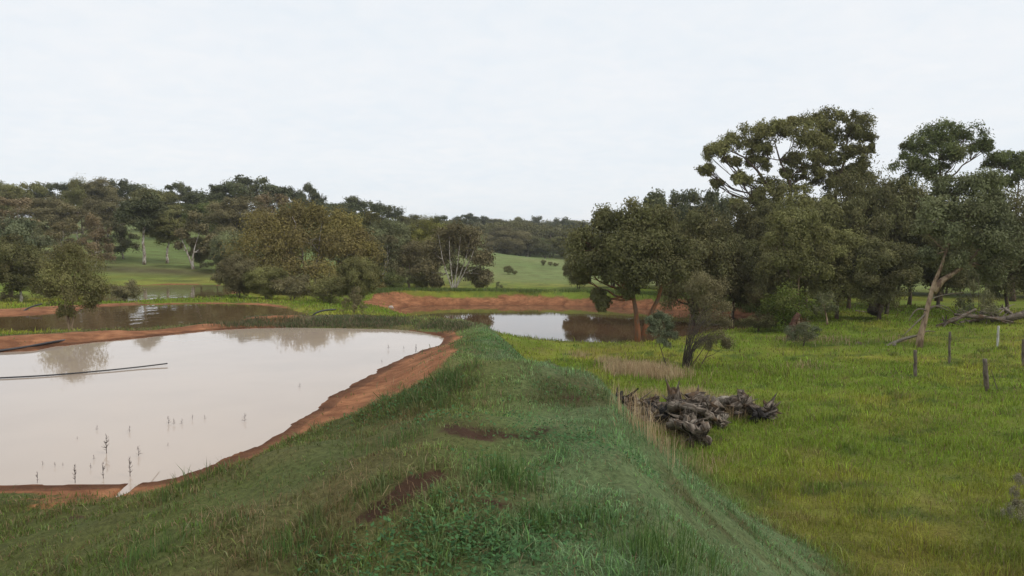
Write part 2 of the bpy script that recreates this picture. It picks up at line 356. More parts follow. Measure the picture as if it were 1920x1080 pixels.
# ground-cover masks
def cover(x, y):
    """albedo of the grass cover and the bare-soil mask (r = bare, g = dark topsoil) at ground points"""
    n1 = fbm(x, y, 0.35, 4); n2 = fbm(x + 90, y - 30, 1.3, 4); n3 = fbm(x - 50, y + 70, 0.09, 3)
    n4 = fbm(x + 5, y + 8, 2.6, 3)
    d, sg, zc_, tt = path_d(CREST, x, y)
    lat = d * sg
    dist = np.hypot(x, y)
    paddock = lerp(np.array([0.19, 0.255, 0.030])[:, None], np.array([0.31, 0.305, 0.048])[:, None], ss(-0.4, 0.7, n1 + 0.5 * n3))
    paddock = lerp(paddock, np.array([0.26, 0.20, 0.08])[:, None], 0.5 * ss(0.2, 0.7, n2))
    paddock = lerp(paddock, np.array([0.085, 0.135, 0.026])[:, None], 0.75 * ss(0.1, 0.6, -n2 + 0.3 * n1))
    paddock = lerp(paddock, lerp(np.array([0.13, 0.15, 0.03])[:, None], np.array([0.20, 0.165, 0.055])[:, None], ss(-.2, .5, n2)), 0.75 * ss(17, 8, y + 3 * n1) * (lat > 3))
    frost = lerp(np.array([0.145, 0.235, 0.095])[:, None], np.array([0.22, 0.32, 0.155])[:, None], ss(-0.5, 0.6, n1))
    dull = lerp(np.array([0.105, 0.145, 0.042])[:, None], np.array([0.175, 0.155, 0.062])[:, None], ss(-0.4, 0.6, n2))
    w_f = ss(-1.0, 0.6, lat + 0.7 * n1) * ss(4.9, 3.3, lat + 0.9 * n1 + 0.5 * n2) * ss(27, 22, y)
    w_d = ss(0.4, -1.0, lat + 0.9 * n1) * ss(-16, -9, lat) * ss(30, 26, y)
    c = lerp(paddock, dull, w_d); c = lerp(c, frost, w_f)
    shore = ss(-1.2, -2.4, lat + 0.5 * n2) * ss(2.0, 3.5, y) * ss(22, 14, y)
    c = lerp(c, np.array([0.12, 0.155, 0.035])[:, None], 0.7 * shore)
    c = lerp(c, np.array([0.125, 0.125, 0.05])[:, None], w_f * 0.8 * ss(0.0, 0.5, n2 + 0.4 * n1))
    rim = ss(9.2, 10.2, tt) * ss(2.2, 1.2, d)
    c = lerp(c, lerp(np.array([0.085, 0.095, 0.04])[:, None], np.array([0.17, 0.135, 0.08])[:, None], ss(-0.2, 0.5, n2)), rim)
    far = ss(70, 110, dist)
    c = lerp(c, lerp(np.array([0.19, 0.255, 0.085])[:, None], np.array([0.255, 0.29, 0.115])[:, None], ss(-0.5, 0.5, n3)), far)
    c = lerp(c, np.array([0.13, 0.10, 0.065])[:, None], 0.8 * np.exp(-((((x + 39 - 0.75 * (y - 84) * -1) / 13) ** 2 + ((y - 84) / 3.5) ** 2) ** 1.0)))
    soil = np.zeros((3,) + x.shape)
    s1 = poly_sd(pond1, x, y)
    wbeach = lerp(0.46, 1.7, ss(9.5, 13.5, y)) * ss(23.2, 21.0, y) + 0.15 * n2 + 0.1
    s = ss(0.28, -0.28, s1 - wbeach) * (x > -4.6) * ss(-0.2, -0.7, lat + 0.4 * n2) * (y < 23.6)
    # nearest shore: thin strip and a muddy gully
    s = np.maximum(s, ss(0.22, -0.1, s1 - 0.34 - 0.3 * n2) * (y < 13))
    s = np.maximum(s, 0.95 * np.exp(-(((x + 3.75) / 0.75) ** 2 + ((y - 8.0) / 0.5) ** 2)))
    # far-left orange rim
    s = np.maximum(s, ss(0.5, -0.5, s1 - 1.9 - 0.9 * n1) * (y > 15) * ss(-6.3, -8.0, x) * 0.95)
    s2 = poly_sd(pond2, x, y)
    s = np.maximum(s, ss(0.4, -0.2, s2 - 0.35 - 0.5 * n1) * (y > 34.5) * lerp(0.9, 0.2, ss(-14, -10, x)))
    s = np.maximum(s, ss(0.5, -0.5, s2 - 3.4 - 0.8 * n1) * (y > 34.5) * ss(-20.5, -22.5, x))
    s2b = poly_sd(pond2b, x, y)
    s = np.maximum(s, 0.8 * ss(0.5, -0.4, s2b - 0.6 - 0.8 * n1) * (y > 58))
    s3 = poly_sd(pond3, x, y)
    d3, sg3, zb, t3 = path_d(BANK3, x, y)
    farside = ((y > 47) & (x > -14)) | ((x > 13) & (y > 42))
    leftend = ss(-7.8, -10.5, x)
    s = np.maximum(s, ss(0.6, -0.4, s3 - lerp(1.35, 2.6, leftend) - 0.6 * n1 - 0.4 * n2) * farside)
    s = np.maximum(s, 0.62 * np.exp(-(((x + 4.2) / 1.0) ** 2 + ((y - 7.6) / 0.35) ** 2)))
    dark = np.zeros(x.shape)
    for bx, by, rx, ry, a in SOILS:
        g = a * np.exp(-((((x - bx) / rx) ** 2 + ((y - by) / ry) ** 2) ** 1.5))
        if rx < 0.8: g = g * (0.45 + 0.75 * ss(-0.35, 0.3, n4))
        dark = np.maximum(dark, g)
    near = ss(16, 9, dist) * ss(3.4, 1.5, np.abs(lat))
    dark = np.maximum(dark * (0.66 + 0.9 * n2), near * 0.5 * ss(0.45, 0.85, n2 + 0.4 * n1))
    soil[0] = np.maximum(s, dark)
    soil[1] = np.where(dark > s, 1.0, np.where(s1 < 0.25, 0.45 * (s1 > 0), 0.0))
    soil[2] = ss(0.30, 0.02, np.minimum(np.minimum(s1, s2), np.minimum(s3, s2b)) + 0.1 * n2)
    return c.T, soil.T
SOILS = []
for a, b, rx, ry, am in [(985, 768, 0.42, 0.5, 0.95), (880, 800, 0.5, 0.55, 0.9), (1010, 805, 0.32, 0.4, 0.9), (930, 815, 0.3, 0.25, 0.8), (790, 905, 0.28, 0.15, 0.8), (930, 945, 0.24, 0.12, 0.75), (1030, 1045, 0.28, 0.18, 0.85), (130, 975, 0.45, 0.22, 0.7), (690, 975, 0.3, 0.12, 0.6), (760, 930, 0.3, 0.1, 0.7), (1130, 830, 0.25, 0.35, 0.7), (1190, 905, 0.2, 0.3, 0.7), (560, 1040, 0.2, 0.12, 0.7), (1140, 775, 0.3, 0.5, 0.75), (1300, 798, 2.3, 1.9, 1.0), (1205, 782, 1.5, 1.6, 0.95), (1410, 782, 1.4, 1.0, 0.9)]:  # patches under the log heap: brown soil, also painted contact shade
    p = hit(a, b); SOILS.append((p[0], p[1], rx * 0.68, ry * 0.68, am))
gc, gs = cover(gx, gy)
nx, ny = len(xs), len(ys)
ii = (np.arange(ny - 1)[:, None] * nx + np.arange(nx - 1)[None]).ravel()
quads = np.stack([ii, ii + 1, ii + nx + 1, ii + nx], 1)
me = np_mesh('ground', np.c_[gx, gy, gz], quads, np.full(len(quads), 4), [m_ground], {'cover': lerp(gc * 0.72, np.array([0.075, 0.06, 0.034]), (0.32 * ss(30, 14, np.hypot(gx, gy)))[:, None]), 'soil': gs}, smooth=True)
ground = tag(link_mesh('ground', me), kind='structure')

def pond(name, poly, z, m, grow=0.6):
    P = np.asarray(poly); c = P.mean(0)
    d = P - c; L = np.linalg.norm(d, axis=1, keepdims=True)
    P = P + d / L * grow
    me = np_mesh(name, np.c_[P, np.full(len(P), z)], np.arange(len(P)), [len(P)], [m])
    return tag(link_mesh(name, me), kind='structure')
pond('pond_water', pond1, Z1, m_w1)
pond('pond_water', pond2, Z2, m_w2)
pond('pond_water', pond2b, Z2B, m_w2)
pond('pond_water', pond3, Z3, m_w3)
# ------------------------------------------------------------------ plant and wood materials
def leaf_mat(name, trans=0.25):
    m, t, o = mat(name)
    oi = nd(t, 'ShaderNodeObjectInfo')
    at = nd(t, 'ShaderNodeAttribute', attribute_name='leaf')
    sp = nd(t, 'ShaderNodeSeparateColor', {0: at.outputs['Color']})
    hue = mixc(t, sp.outputs[1], oi.outputs['Color'], (0.20, 0.15, 0.075))
    v = nd(t, 'ShaderNodeMath', {0: sp.outputs[0], 1: 1.1, 2: 0.5}, operation='MULTIPLY_ADD')
    sc_ = nd(t, 'ShaderNodeVectorMath', {0: hue}, operation='SCALE'); t.links.new(v.outputs[0], sc_.inputs['Scale'])
    d = nd(t, 'ShaderNodeBsdfDiffuse', {'Color': sc_.outputs[0], 'Roughness': 0.6})
    tr = nd(t, 'ShaderNodeBsdfTranslucent', {'Color': sc_.outputs[0]})
    gl = nd(t, 'ShaderNodeBsdfGlossy', {'Color': (0.8, 0.8, 0.8, 1), 'Roughness': 0.45})
    mx_ = nd(t, 'ShaderNodeMixShader', {0: trans, 1: d.outputs[0], 2: tr.outputs[0]})
    mg = nd(t, 'ShaderNodeMixShader', {0: 0.010, 1: mx_.outputs[0], 2: gl.outputs[0]})
    t.links.new(mg.outputs[0], o.inputs[0])
    return m
m_leaf = leaf_mat('gum_leaves', 0.15)
def bark_mat(name):
    m, t, o = mat(name)
    oi = nd(t, 'ShaderNodeObjectInfo')
    tc = nd(t, 'ShaderNodeTexCoord')
    mp = nd(t, 'ShaderNodeMapping', {'Vector': tc.outputs['Object'], 'Scale': (3, 3, 0.9)})
    n = nd(t, 'ShaderNodeTexNoise', {'Vector': mp.outputs[0], 'Scale': 2.0, 'Detail': 6, 'Roughness': 0.65})
    n2 = nd(t, 'ShaderNodeTexNoise', {'Vector': mp.outputs[0], 'Scale': 9.0, 'Detail': 4})
    c = mixc(t, ramp(t, n.outputs[0], 0.42, 0.62), oi.outputs['Color'], (0.17, 0.11, 0.075))
    c = mixc(t, 1.0, c, mixc(t, n2.outputs[0], (0.7, 0.68, 0.65), (1.25, 1.25, 1.25)), 'MULTIPLY')
    b = nd(t, 'ShaderNodeBump', {'Strength': 0.5, 'Distance': 0.03, 'Height': n2.outputs[0]})
    p = nd(t, 'ShaderNodeBsdfPrincipled', {'Base Color': c, 'Roughness': 0.85, 'Specular IOR Level': 0.2, 'Normal': b.outputs[0]})
    t.links.new(p.outputs[0], o.inputs[0])
    return m
m_bark = bark_mat('gum_bark')
def wood_mat(name, a, b_, c_):
    m, t, o = mat(name)
    at = nd(t, 'ShaderNodeAttribute', attribute_name='grain')
    mp = nd(t, 'ShaderNodeMapping', {'Vector': at.outputs['Vector'], 'Scale': (9, 1.2, 1)})
    n = nd(t, 'ShaderNodeTexNoise', {'Vector': mp.outputs[0], 'Scale': 3.0, 'Detail': 6, 'Roughness': 0.7})
    tc = nd(t, 'ShaderNodeTexCoord')
    n2 = nd(t, 'ShaderNodeTexNoise', {'Vector': tc.outputs['Object'], 'Scale': 3.5, 'Detail': 5})
    c = mixc(t, ramp(t, n.outputs[0], 0.38, 0.64), a, b_)
    c = mixc(t, ramp(t, n2.outputs[0], 0.5, 0.66), c, c_)
    b = nd(t, 'ShaderNodeBump', {'Strength': 0.9, 'Distance': 0.03, 'Height': n.outputs[0]})
    p = nd(t, 'ShaderNodeBsdfPrincipled', {'Base Color': c, 'Roughness': 0.9, 'Specular IOR Level': 0.15, 'Normal': b.outputs[0]})
    t.links.new(p.outputs[0], o.inputs[0])
    return m
m_log = wood_mat('weathered_wood', (0.05, 0.035, 0.025), (0.30, 0.25, 0.20), (0.12, 0.075, 0.045))
m_char = wood_mat('charred_wood', (0.012, 0.011, 0.010), (0.07, 0.06, 0.055), (0.03, 0.024, 0.02))
m_pale = wood_mat('bleached_wood', (0.14, 0.11, 0.085), (0.40, 0.35, 0.28), (0.24, 0.18, 0.13))
m_post = wood_mat('post_wood', (0.07, 0.055, 0.04), (0.24, 0.20, 0.16), (0.13, 0.10, 0.075))
m_white = wood_mat('painted_post', (0.45, 0.44, 0.40), (0.62, 0.60, 0.55), (0.38, 0.35, 0.30))
m_pipe, t, o = mat('black_polythene')
p = nd(t, 'ShaderNodeBsdfPrincipled', {'Base Color': mixc(t, nd(t, 'ShaderNodeTexNoise', {'Scale': 8.0, 'Detail': 4}).outputs[0], (0.010, 0.010, 0.013), (0.035, 0.03, 0.032)), 'Roughness': 0.5})
t.links.new(p.outputs[0], o.inputs[0])
def blade_mat(name, trans=0.3):
    m, t, o = mat(name)
    at = nd(t, 'ShaderNodeAttribute', attribute_name='blade')
    d = nd(t, 'ShaderNodeBsdfDiffuse', {'Color': at.outputs['Color']})
    tr = nd(t, 'ShaderNodeBsdfTranslucent', {'Color': at.outputs['Color']})
    gl = nd(t, 'ShaderNodeBsdfGlossy', {'Color': (0.9, 0.95, 1, 1), 'Roughness': 0.4})
    a = nd(t, 'ShaderNodeMixShader', {0: trans, 1: d.outputs[0], 2: tr.outputs[0]})
    b = nd(t, 'ShaderNodeMixShader', {0: 0.014, 1: a.outputs[0], 2: gl.outputs[0]})
    t.links.new(b.outputs[0], o.inputs[0])
    return m
m_blade = blade_mat('grass_blades')

# ------------------------------------------------------------------ tubes, leaves and the tree builder
class Tubes:
    def __init__(s):
        s.V, s.F, s.S, s.G, s.n = [], [], [], [], 0
    def add(s, P, R, n=6, ridge=0.0, jag=0.0, rng=None, cap=True):
        P = np.asarray(P, float); R = np.asarray(R, float); m = len(P)
        T = np.gradient(P, axis=0); T /= np.linalg.norm(T, axis=1, keepdims=True) + 1e-9
        up = np.array([0.0, 0, 1]) if abs(T[0, 2]) < 0.9 else np.array([1.0, 0, 0])
        A = np.cross(T, up); A /= np.linalg.norm(A, axis=1, keepdims=True) + 1e-9
        B = np.cross(T, A)
        th = np.arange(n) * 2 * pi / n
        rr = np.repeat(R[:, None], n, 1)
        L = np.r_[0, np.cumsum(np.linalg.norm(np.diff(P, axis=0), axis=1))]
        if ridge:
            sd = rng.rand() * 50
            rr = rr * (1 + ridge * vnoise(np.cos(th)[None] * 2.2 + sd + 0 * L[:, None], np.sin(th)[None] * 2.2 + L[:, None] * 1.6)*1.6 + 0.6 * ridge * vnoise(np.arange(n)[None] * 0.9 + sd + 0 * L[:, None], L[:, None] * 2.5))
        V = P[:, None] + rr[..., None] * (np.cos(th)[None, :, None] * A[:, None] + np.sin(th)[None, :, None] * B[:, None])
        if jag:
            j = rng.rand(n) ** 2 * jag
            V[-1] += T[-1] * j[:, None]; V[-2] += T[-1] * j[:, None] * 0.4
            j = rng.rand(n) ** 2 * jag * 0.5
            V[0] -= T[0] * j[:, None]
        s.V.append(V.reshape(-1, 3))
        s.G.append(np.stack([np.repeat(th[None] / 6.28 + s.n * 0.37, m, 0), np.repeat(L[:, None], n, 1), np.zeros((m, n))], -1).reshape(-1, 3))
        i = np.arange(m - 1)[:, None] * n; k = np.arange(n)[None]; k2 = (k + 1) % n
        q = np.stack([i + k, i + k2, i + n + k2, i + n + k], -1).reshape(-1, 4) + s.n
        s.F.append(q.ravel()); s.S.append(np.full(len(q), 4))
        s.n += m * n
        if cap:
            for ring, pt, fl in ((0, P[0] + (0 if not jag else 0.08 * T[0] * R[0]), 1), ((m - 1) * n, P[-1] - (0 if not jag else 0.3 * T[-1] * R[-1]), 0)):
                c = s.n; s.V.append(pt[None]); s.G.append(np.array([[0.3, 0.1, 0]])); s.n += 1
                b = c - (m * n if fl else m * n + 1)
                a1 = b + ring + np.arange(n); a2 = b + ring + (np.arange(n) + 1) % n
                f = np.stack([a2, a1, np.full(n, c)] if fl else [a1, a2, np.full(n, c)], -1)
                s.F.append(f.ravel()); s.S.append(np.full(n, 3))
    def mesh(s, name, m, smooth=True):
        return np_mesh(name, np.concatenate(s.V), np.concatenate(s.F), np.concatenate(s.S), [m], {'grain': np.concatenate(s.G)}, smooth=smooth)

def bez(a, b, c, n):
    t = np.linspace(0, 1, n)[:, None]
    return (1 - t) ** 2 * a + 2 * t * (1 - t) * b + t * t * c

def leaf_mesh(name, C, tint, rust, L, W, rng, hang=0.7, m=None, O=None):
    """small leaf faces; each blade leans out from its spray (O) and hangs"""
    N = len(C)
    n_ = rng.normal(0, 0.6, (N, 3)) + [0, 0, .3]
    if O is not None: n_ = n_ + O * 0.9
    n_ /= np.linalg.norm(n_, axis=1, keepdims=True) + 1e-9
    d = rng.normal(0, .8, (N, 3)) + [0, 0, -hang]
    d -= n_ * (n_ * d).sum(1, keepdims=True)
    d /= np.linalg.norm(d, axis=1, keepdims=True) + 1e-9
    s = np.cross(n_, d)
    l = (L * rng.uniform(0.6, 1.35, N))[:, None]; w = (W * rng.uniform(0.6, 1.3, N))[:, None] * 0.5
    V = np.stack([C - d * l * 0.5, C + s * w, C + d * l * 0.5, C - s * w], 1).reshape(-1, 3)
    a = np.stack([np.clip(tint + rng.normal(0, 0.08, N), 0, 1), np.clip(rust + rng.normal(0, 0.06, N), 0, 1), np.zeros(N)], 1)
    return np_mesh(name, V, np.arange(4 * N), np.full(N, 4), [m or m_leaf], {'leaf': np.repeat(a, 4, 0)})

def build_tree(seed, H, W, base=0.35, nl=11, lr=(0.16, 0.26), sub=16, nleaf=90, leaf=(0.22, 0.075), env='round', flat=0.75,
               tr=0.16, lean=(0, 0), fork=0.3, stems=1, spread=0.2, lobes=None, rust=0.15, hang=0.7, twigs=True, sides=7, cap_=None, sig=0.46, trunk_path=None, split=0, rf=0.8):
    """lobes: crown clumps; every clump is a cloud of leaf sprays round a limb, so sky shows between them"""
    rng = np.random.RandomState(seed)
    LB = []
    if lobes is None:
        for k in range(nl):
            best = None
            for _ in range(24):
                r = W * rng.uniform(*lr)
                u = rng.normal(0, 1, 3); u /= np.linalg.norm(u); q = rng.rand() ** 0.4
                if env == 'round':
                    zc = H * (base + 1) / 2; c = np.array([u[0] * (W / 2 - r * .7) * q, u[1] * (W / 2 - r * .7) * q, zc + u[2] * (H * (1 - base) / 2 - r * flat * .8) * q])
                elif env == 'umb':
                    a = rng.rand() * 2 * pi; ro = (W / 2 - r * 0.6) * math.sqrt(rng.rand())
                    zt = H * (1 - (1 - base) * (0.85 * (ro / (W / 2)) ** 2) ) - r * flat
                    zt -= H * 0.25 * (1 - base) * (rng.rand() < 0.35)
                    c = np.array([ro * cos(a), ro * sin(a), zt])
                else:                                       # 'open': tiers with air between
                    zf = rng.rand(); zc = H * (base + (1 - base) * zf) - r * flat * zf
                    a = rng.rand() * 2 * pi; ro = (W / 2 - r * .7) * math.sqrt(rng.rand()) * (1.15 - 0.6 * zf)
                    c = np.array([ro * cos(a), ro * sin(a), zc])
                dm = min([np.linalg.norm((c - o[:3]) * [1, 1, 1.3]) / (r + o[3]) for o in LB] + [9])
                if best is None or dm > best[0]: best = (dm, c, r)
            LB.append(np.r_[best[1] + [lean[0] * best[1][2] / H, lean[1] * best[1][2] / H, 0], best[2]])
    else:
        LB = [np.array(l, float) for l in lobes]
    if split:
        L2 = []; PAR = []; PL = []
        for l in LB:
            for k in range(split):
                u = rng.normal(0, 1, 3); u /= np.linalg.norm(u); u[2] = abs(u[2]) * (1 if rng.rand() < .75 else -.6)
                PAR.append(len(PL)); L2.append(np.r_[l[:3] + u * l[3] * np.array([1.0, 1.0, flat]), l[3] * rng.uniform(.45, .8)])
            PL.append(l)
        LB = L2
    T = Tubes()
    paths = []
    hf = H * fork
    for sidx in range(stems):
        a = rng.rand() * 2 * pi if stems > 1 else 0
        off = np.array([cos(a), sin(a), 0]) * (spread * H if stems > 1 else 0)
        top = np.array([lean[0] * 0.8, lean[1] * 0.8, H * 0.82]) + off * 0.8 + rng.normal(0, 0.02 * H, 3) * [1, 1, 0]
        P = trunk_path[sidx] if trunk_path else None
        if P is None:
            P = bez(off * 0.12, np.array([lean[0] * 0.3, lean[1] * 0.3, H * 0.4]) + off * 0.45 + rng.normal(0, 0.03 * H, 3) * [1, 1, 0], top, 12)
            P[1:] += rng.normal(0, 0.008 * H, (11, 3)) * [1, 1, 0.2]
        P = np.asarray(P, float)
        R = tr * (0.72 if stems > 1 else 1) * np.linspace(1, 0.22, len(P)) * np.r_[1.35, 1.1, np.ones(len(P) - 2)]
        P[0, 2] -= 0.25
        T.add(P, R, sides)
        paths.append((P, R))
    CC, TT, RR, OO = [], [], [], []
    done = {}
    if not split: LB = [np.r_[l[:3], l[3] * rf * rng.uniform(.85, 1.15)] for l in LB]
    def limb(c, r):
        P, R = min(paths, key=lambda q: np.min(np.linalg.norm(q[0] - c, axis=1)))
        zmin = hf * 0.9
        cand = [i for i in range(len(P)) if P[i, 2] >= min(zmin, P[-2, 2])]
        tz = c[2] - 0.75 * np.linalg.norm(P[:, :2] - c[:2], axis=1)
        i = min(cand, key=lambda i: abs(P[i, 2] - tz[i]))
        a = P[i]; ln = np.linalg.norm(c - a)
        mid = a + (c - a) * 0.5 + np.array([0, 0, -0.10 * ln if c[2] > a[2] else 0.12 * ln]) + rng.normal(0, 0.07 * ln, 3)
        B = bez(a, mid, c, 7); B[1:-1] += rng.normal(0, 0.02 * ln, (5, 3))
        r0 = min(R[i] * 0.75, tr * (0.25 + 0.5 * r / (W * 0.22)))
        T.add(B, np.linspace(r0, r0 * 0.22, 7), max(4, sides - 2), cap=False)
        return B, r0
    for li, l in enumerate(LB):
        c, r = l[:3], l[3]
        if split:
            if PAR[li] not in done: done[PAR[li]] = limb(PL[PAR[li]][:3], PL[PAR[li]][3] * 0.8)
            B0, q0 = done[PAR[li]]
            j = B0[rng.randint(3, 6)]; ln = np.linalg.norm(c - j)
            B = bez(j, (j + c) / 2 + rng.normal(0, .12 * ln, 3) + [0, 0, -.08 * ln], c, 7); r0 = q0 * 0.5
            T.add(B, np.linspace(r0, r0 * .3, 7), 4, cap=False)
        else:
            B, r0 = limb(c, r)
        lt = rng.normal(0.45, 0.12); lru = np.clip(rng.normal(rust, 0.10), 0, 1)
        for k in range(sub):
            u = rng.normal(0, 1, 3); u /= np.linalg.norm(u)
            if u[2] < -0.3 and rng.rand() < 0.6: u[2] = -u[2]
            q = rng.uniform(0.5, 1.0)
            s = c + u * q * r * np.array([1, 1, flat])
            if cap_ is not None: s[2] = max(s[2], cap_)
            rs = r * sig * rng.uniform(0.6, 1.2)
            n = int(1.3 * nleaf * rng.uniform(0.5, 1.4))
            g = np.clip(rng.normal(0, 1, (n, 3)), -1.8, 1.8) * rs * rng.uniform(.4, .85, 3)
            CC.append(s + g); o_ = g / (rs + 1e-6) * .6 + (s + g - c) / r * .8; OO.append(o_ / (np.linalg.norm(o_, axis=1, keepdims=True) + 1e-6))
            TT.append(np.full(n, lt + rng.normal(0, 0.12))); RR.append(np.full(n, lru + rng.normal(0, 0.10)))
            if twigs and k % 2 == 0:
                j = B[4 + (k % 3)]
                T.add(bez(j, (j + s) / 2 + rng.normal(0, 0.08 * r, 3), s + u * rs * .5, 4), np.linspace(r0 * 0.28, r0 * 0.06 + 0.003, 4), 3, cap=False)
    crown = leaf_mesh('crown', np.concatenate(CC), np.concatenate(TT), np.concatenate(RR), leaf[0], leaf[1], rng, hang, O=np.concatenate(OO))
    return T.mesh('trunk', m_bark), crown, H, W

TINT = {'olive': (0.225, 0.222, 0.082), 'grey': (0.205, 0.22, 0.108), 'rust': (0.27, 0.205, 0.122), 'dark': (0.12, 0.132, 0.066), 'brown': (0.225, 0.20, 0.102),
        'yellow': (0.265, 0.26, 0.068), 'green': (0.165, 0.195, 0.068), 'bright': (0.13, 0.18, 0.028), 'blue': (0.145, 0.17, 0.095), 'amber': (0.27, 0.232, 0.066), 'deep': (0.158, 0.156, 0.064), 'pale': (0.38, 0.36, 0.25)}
BARK = {'grey': (0.20, 0.17, 0.14), 'white': (0.55, 0.51, 0.45), 'orange': (0.26, 0.11, 0.055), 'dark': (0.09, 0.07, 0.055), 'tan': (0.38, 0.28, 0.19)}
KINDS = {
    'ridge': lambda s: build_tree(s, 10, 12, base=0.5, nl=11, lr=(0.13, 0.21), sub=9, nleaf=42, env='umb', flat=0.5, fork=0.35, stems=2, spread=0.12, tr=0.2, leaf=(0.40, 0.20), rust=0.05, split=3),
    'gum': lambda s: build_tree(s, 10, 8, base=0.12, nl=21, lr=(0.16, 0.25), sub=14, nleaf=88, flat=0.8, fork=0.2, tr=0.17, leaf=(0.28, 0.11)),
    'airy': lambda s: build_tree(s, 9, 7, base=0.18, nl=15, lr=(0.15, 0.24), sub=12, nleaf=45, env='open', flat=0.7, fork=0.25, stems=2, spread=0.15, tr=0.13, leaf=(0.30, 0.13), rust=0.3),
    'tall': lambda s: build_tree(s, 12, 6, base=0.38, nl=14, lr=(0.19, 0.3), sub=14, nleaf=85, flat=0.85, fork=0.4, tr=0.19, leaf=(0.32, 0.14), rust=0.05),
    'dense': lambda s: build_tree(s, 8, 9, base=0.04, nl=26, lr=(0.15, 0.23), sub=16, nleaf=85, flat=0.85, fork=0.1, stems=3, spread=0.2, tr=0.14, leaf=(0.28, 0.12)),
    'shrub': lambda s: build_tree(s, 2, 2.2, base=0.05, nl=11, lr=(0.15, 0.24), sub=10, nleaf=45, flat=0.85, fork=0.06, stems=4, spread=0.25, tr=0.03, leaf=(0.11, 0.045), sides=5, rf=1.15),
    'tuftshrub': lambda s: build_tree(s, 2, 2.0, base=0.2, nl=8, lr=(0.14, 0.24), sub=9, nleaf=40, env='open', flat=0.8, fork=0.1, stems=4, spread=0.3, tr=0.025, leaf=(0.11, 0.04), sides=5, rust=0.3, rf=1.1),
}
NVAR = {'ridge': 4, 'gum': 5, 'airy': 3, 'tall': 3, 'dense': 3, 'shrub': 3, 'tuftshrub': 2}
LIB = {}
def proto(kind, k):
    k %= NVAR[kind]
    if (kind, k) not in LIB: LIB[kind, k] = KINDS[kind](100 + 17 * k + len(kind))
    return LIB[kind, k]
prng = random.Random(5)
def plant(name, cat, label, pos, meshes, H, W, tint, bark, group=None, rot=None):
    tm, cm, h0, w0 = meshes
    e = bpy.data.objects.new(name, None); COL.objects.link(e); e.empty_display_size = 0.3
    e.location = pos
    e.rotation_euler = (0, 0, prng.uniform(0, 6.28) if rot is None else rot)
    e.scale = (W / w0, W / w0, H / h0)
    tag(e, label, cat, group)
    jit = prng.uniform(0.9, 1.12)
    a = link_mesh('trunk', tm, e); a.color = (*BARK[bark], 1)
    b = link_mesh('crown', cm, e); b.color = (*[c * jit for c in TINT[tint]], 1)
    return e
def tree_at(kind, px, D, top, wpx, tint, bark, label, var=None, base=None, group=None, name=None, cat=None):
    """px: where the foot stands; D: depth in metres, or base: the photo row of its foot"""
    if base is not None:
        p = hit(px, base)
    else:
        p = on_ground(px, D)
    D = p[1]
    H = PD(px, top, D)[2] - p[2]; W = wpx * D / FOC
    tree_at.k += 1
    shrub = kind in ('shrub', 'tuftshrub')
    plant(name or ('shrub' if shrub else 'gum_tree'), cat or ('shrub' if shrub else 'tree'), label, p, proto(kind, tree_at.k if var is None else var), max(H, 0.3), W, tint, bark, group)
tree_at.k = 0

G_RIDGE, G_HILL, G_RIGHT, G_FAR = 'gums along the left skyline', 'trees on the left hillside', 'gums of the stand on the right', 'trees on the far hill'
# --- left skyline
for r in [
    ('gum', 12, 142, 333, 95, 'olive', 'grey', 'olive gum at the far left end of the left skyline'),
    ('ridge', 68, 150, 344, 85, 'olive', 'grey', 'olive gum with sky gaps, second along the left skyline from the photo edge'),
    ('ridge', 112, 152, 345, 85, 'dark', 'grey', 'dark flat gum on the skyline left of the two rounded upright crowns'),
    ('gum', 158, 140, 332, 75, 'olive', 'grey', 'left one of two rounded olive crowns rising above the left skyline'),
    ('tall', 194, 140, 333, 60, 'brown', 'grey', 'narrow brownish crown beside a sky slit on the left skyline'),
    ('ridge', 232, 150, 339, 95, 'dark', 'grey', 'dark flat topped gum just right of the narrow brownish skyline crown'),
    ('gum', 298, 138, 347, 90, 'olive', 'grey', 'olive gum above the sky window in the left hillside trees'),
    ('ridge', 335, 150, 346, 90, 'dark', 'grey', 'dark domed crown left of the dip in the left skyline'),
    ('ridge', 405, 148, 350, 130, 'dark', 'grey', 'dark wide crown just right of the dip in the left skyline'),
    ('ridge', 468, 146, 333, 150, 'dark', 'grey', 'widest dark flat crown on the left skyline, highest above the big amber tree'),
    ('ridge', 530, 146, 352, 90, 'dark', 'grey', 'dark crown between the widest skyline gum and the small umbrella gum'),
    ('ridge', 572, 150, 347, 75, 'dark', 'grey', 'small dark umbrella crown standing clear on the skyline above the amber tree'),
    ('ridge', 606, 152, 365, 70, 'dark', 'grey', 'little dark tufted crown right of the small umbrella gum'),
    ('ridge', 664, 148, 371, 125, 'dark', 'grey', 'spreading flat dark gum on the skyline right of the big amber tree top'),
    ('ridge', 720, 150, 386, 90, 'dark', 'grey', 'dark gum on the descending skyline next below the spreading flat gum'),
    ('gum', 768, 150, 397, 90, 'deep', 'grey', 'dark green gum on the descending skyline above the grey green trees'),
    ('ridge', 820, 158, 406, 90, 'dark', 'grey', 'last low dark gum where the left skyline meets the far hill'),
]: tree_at(r[0], r[1], r[2], r[3], r[4], r[5], r[6], r[7], group=G_RIDGE)
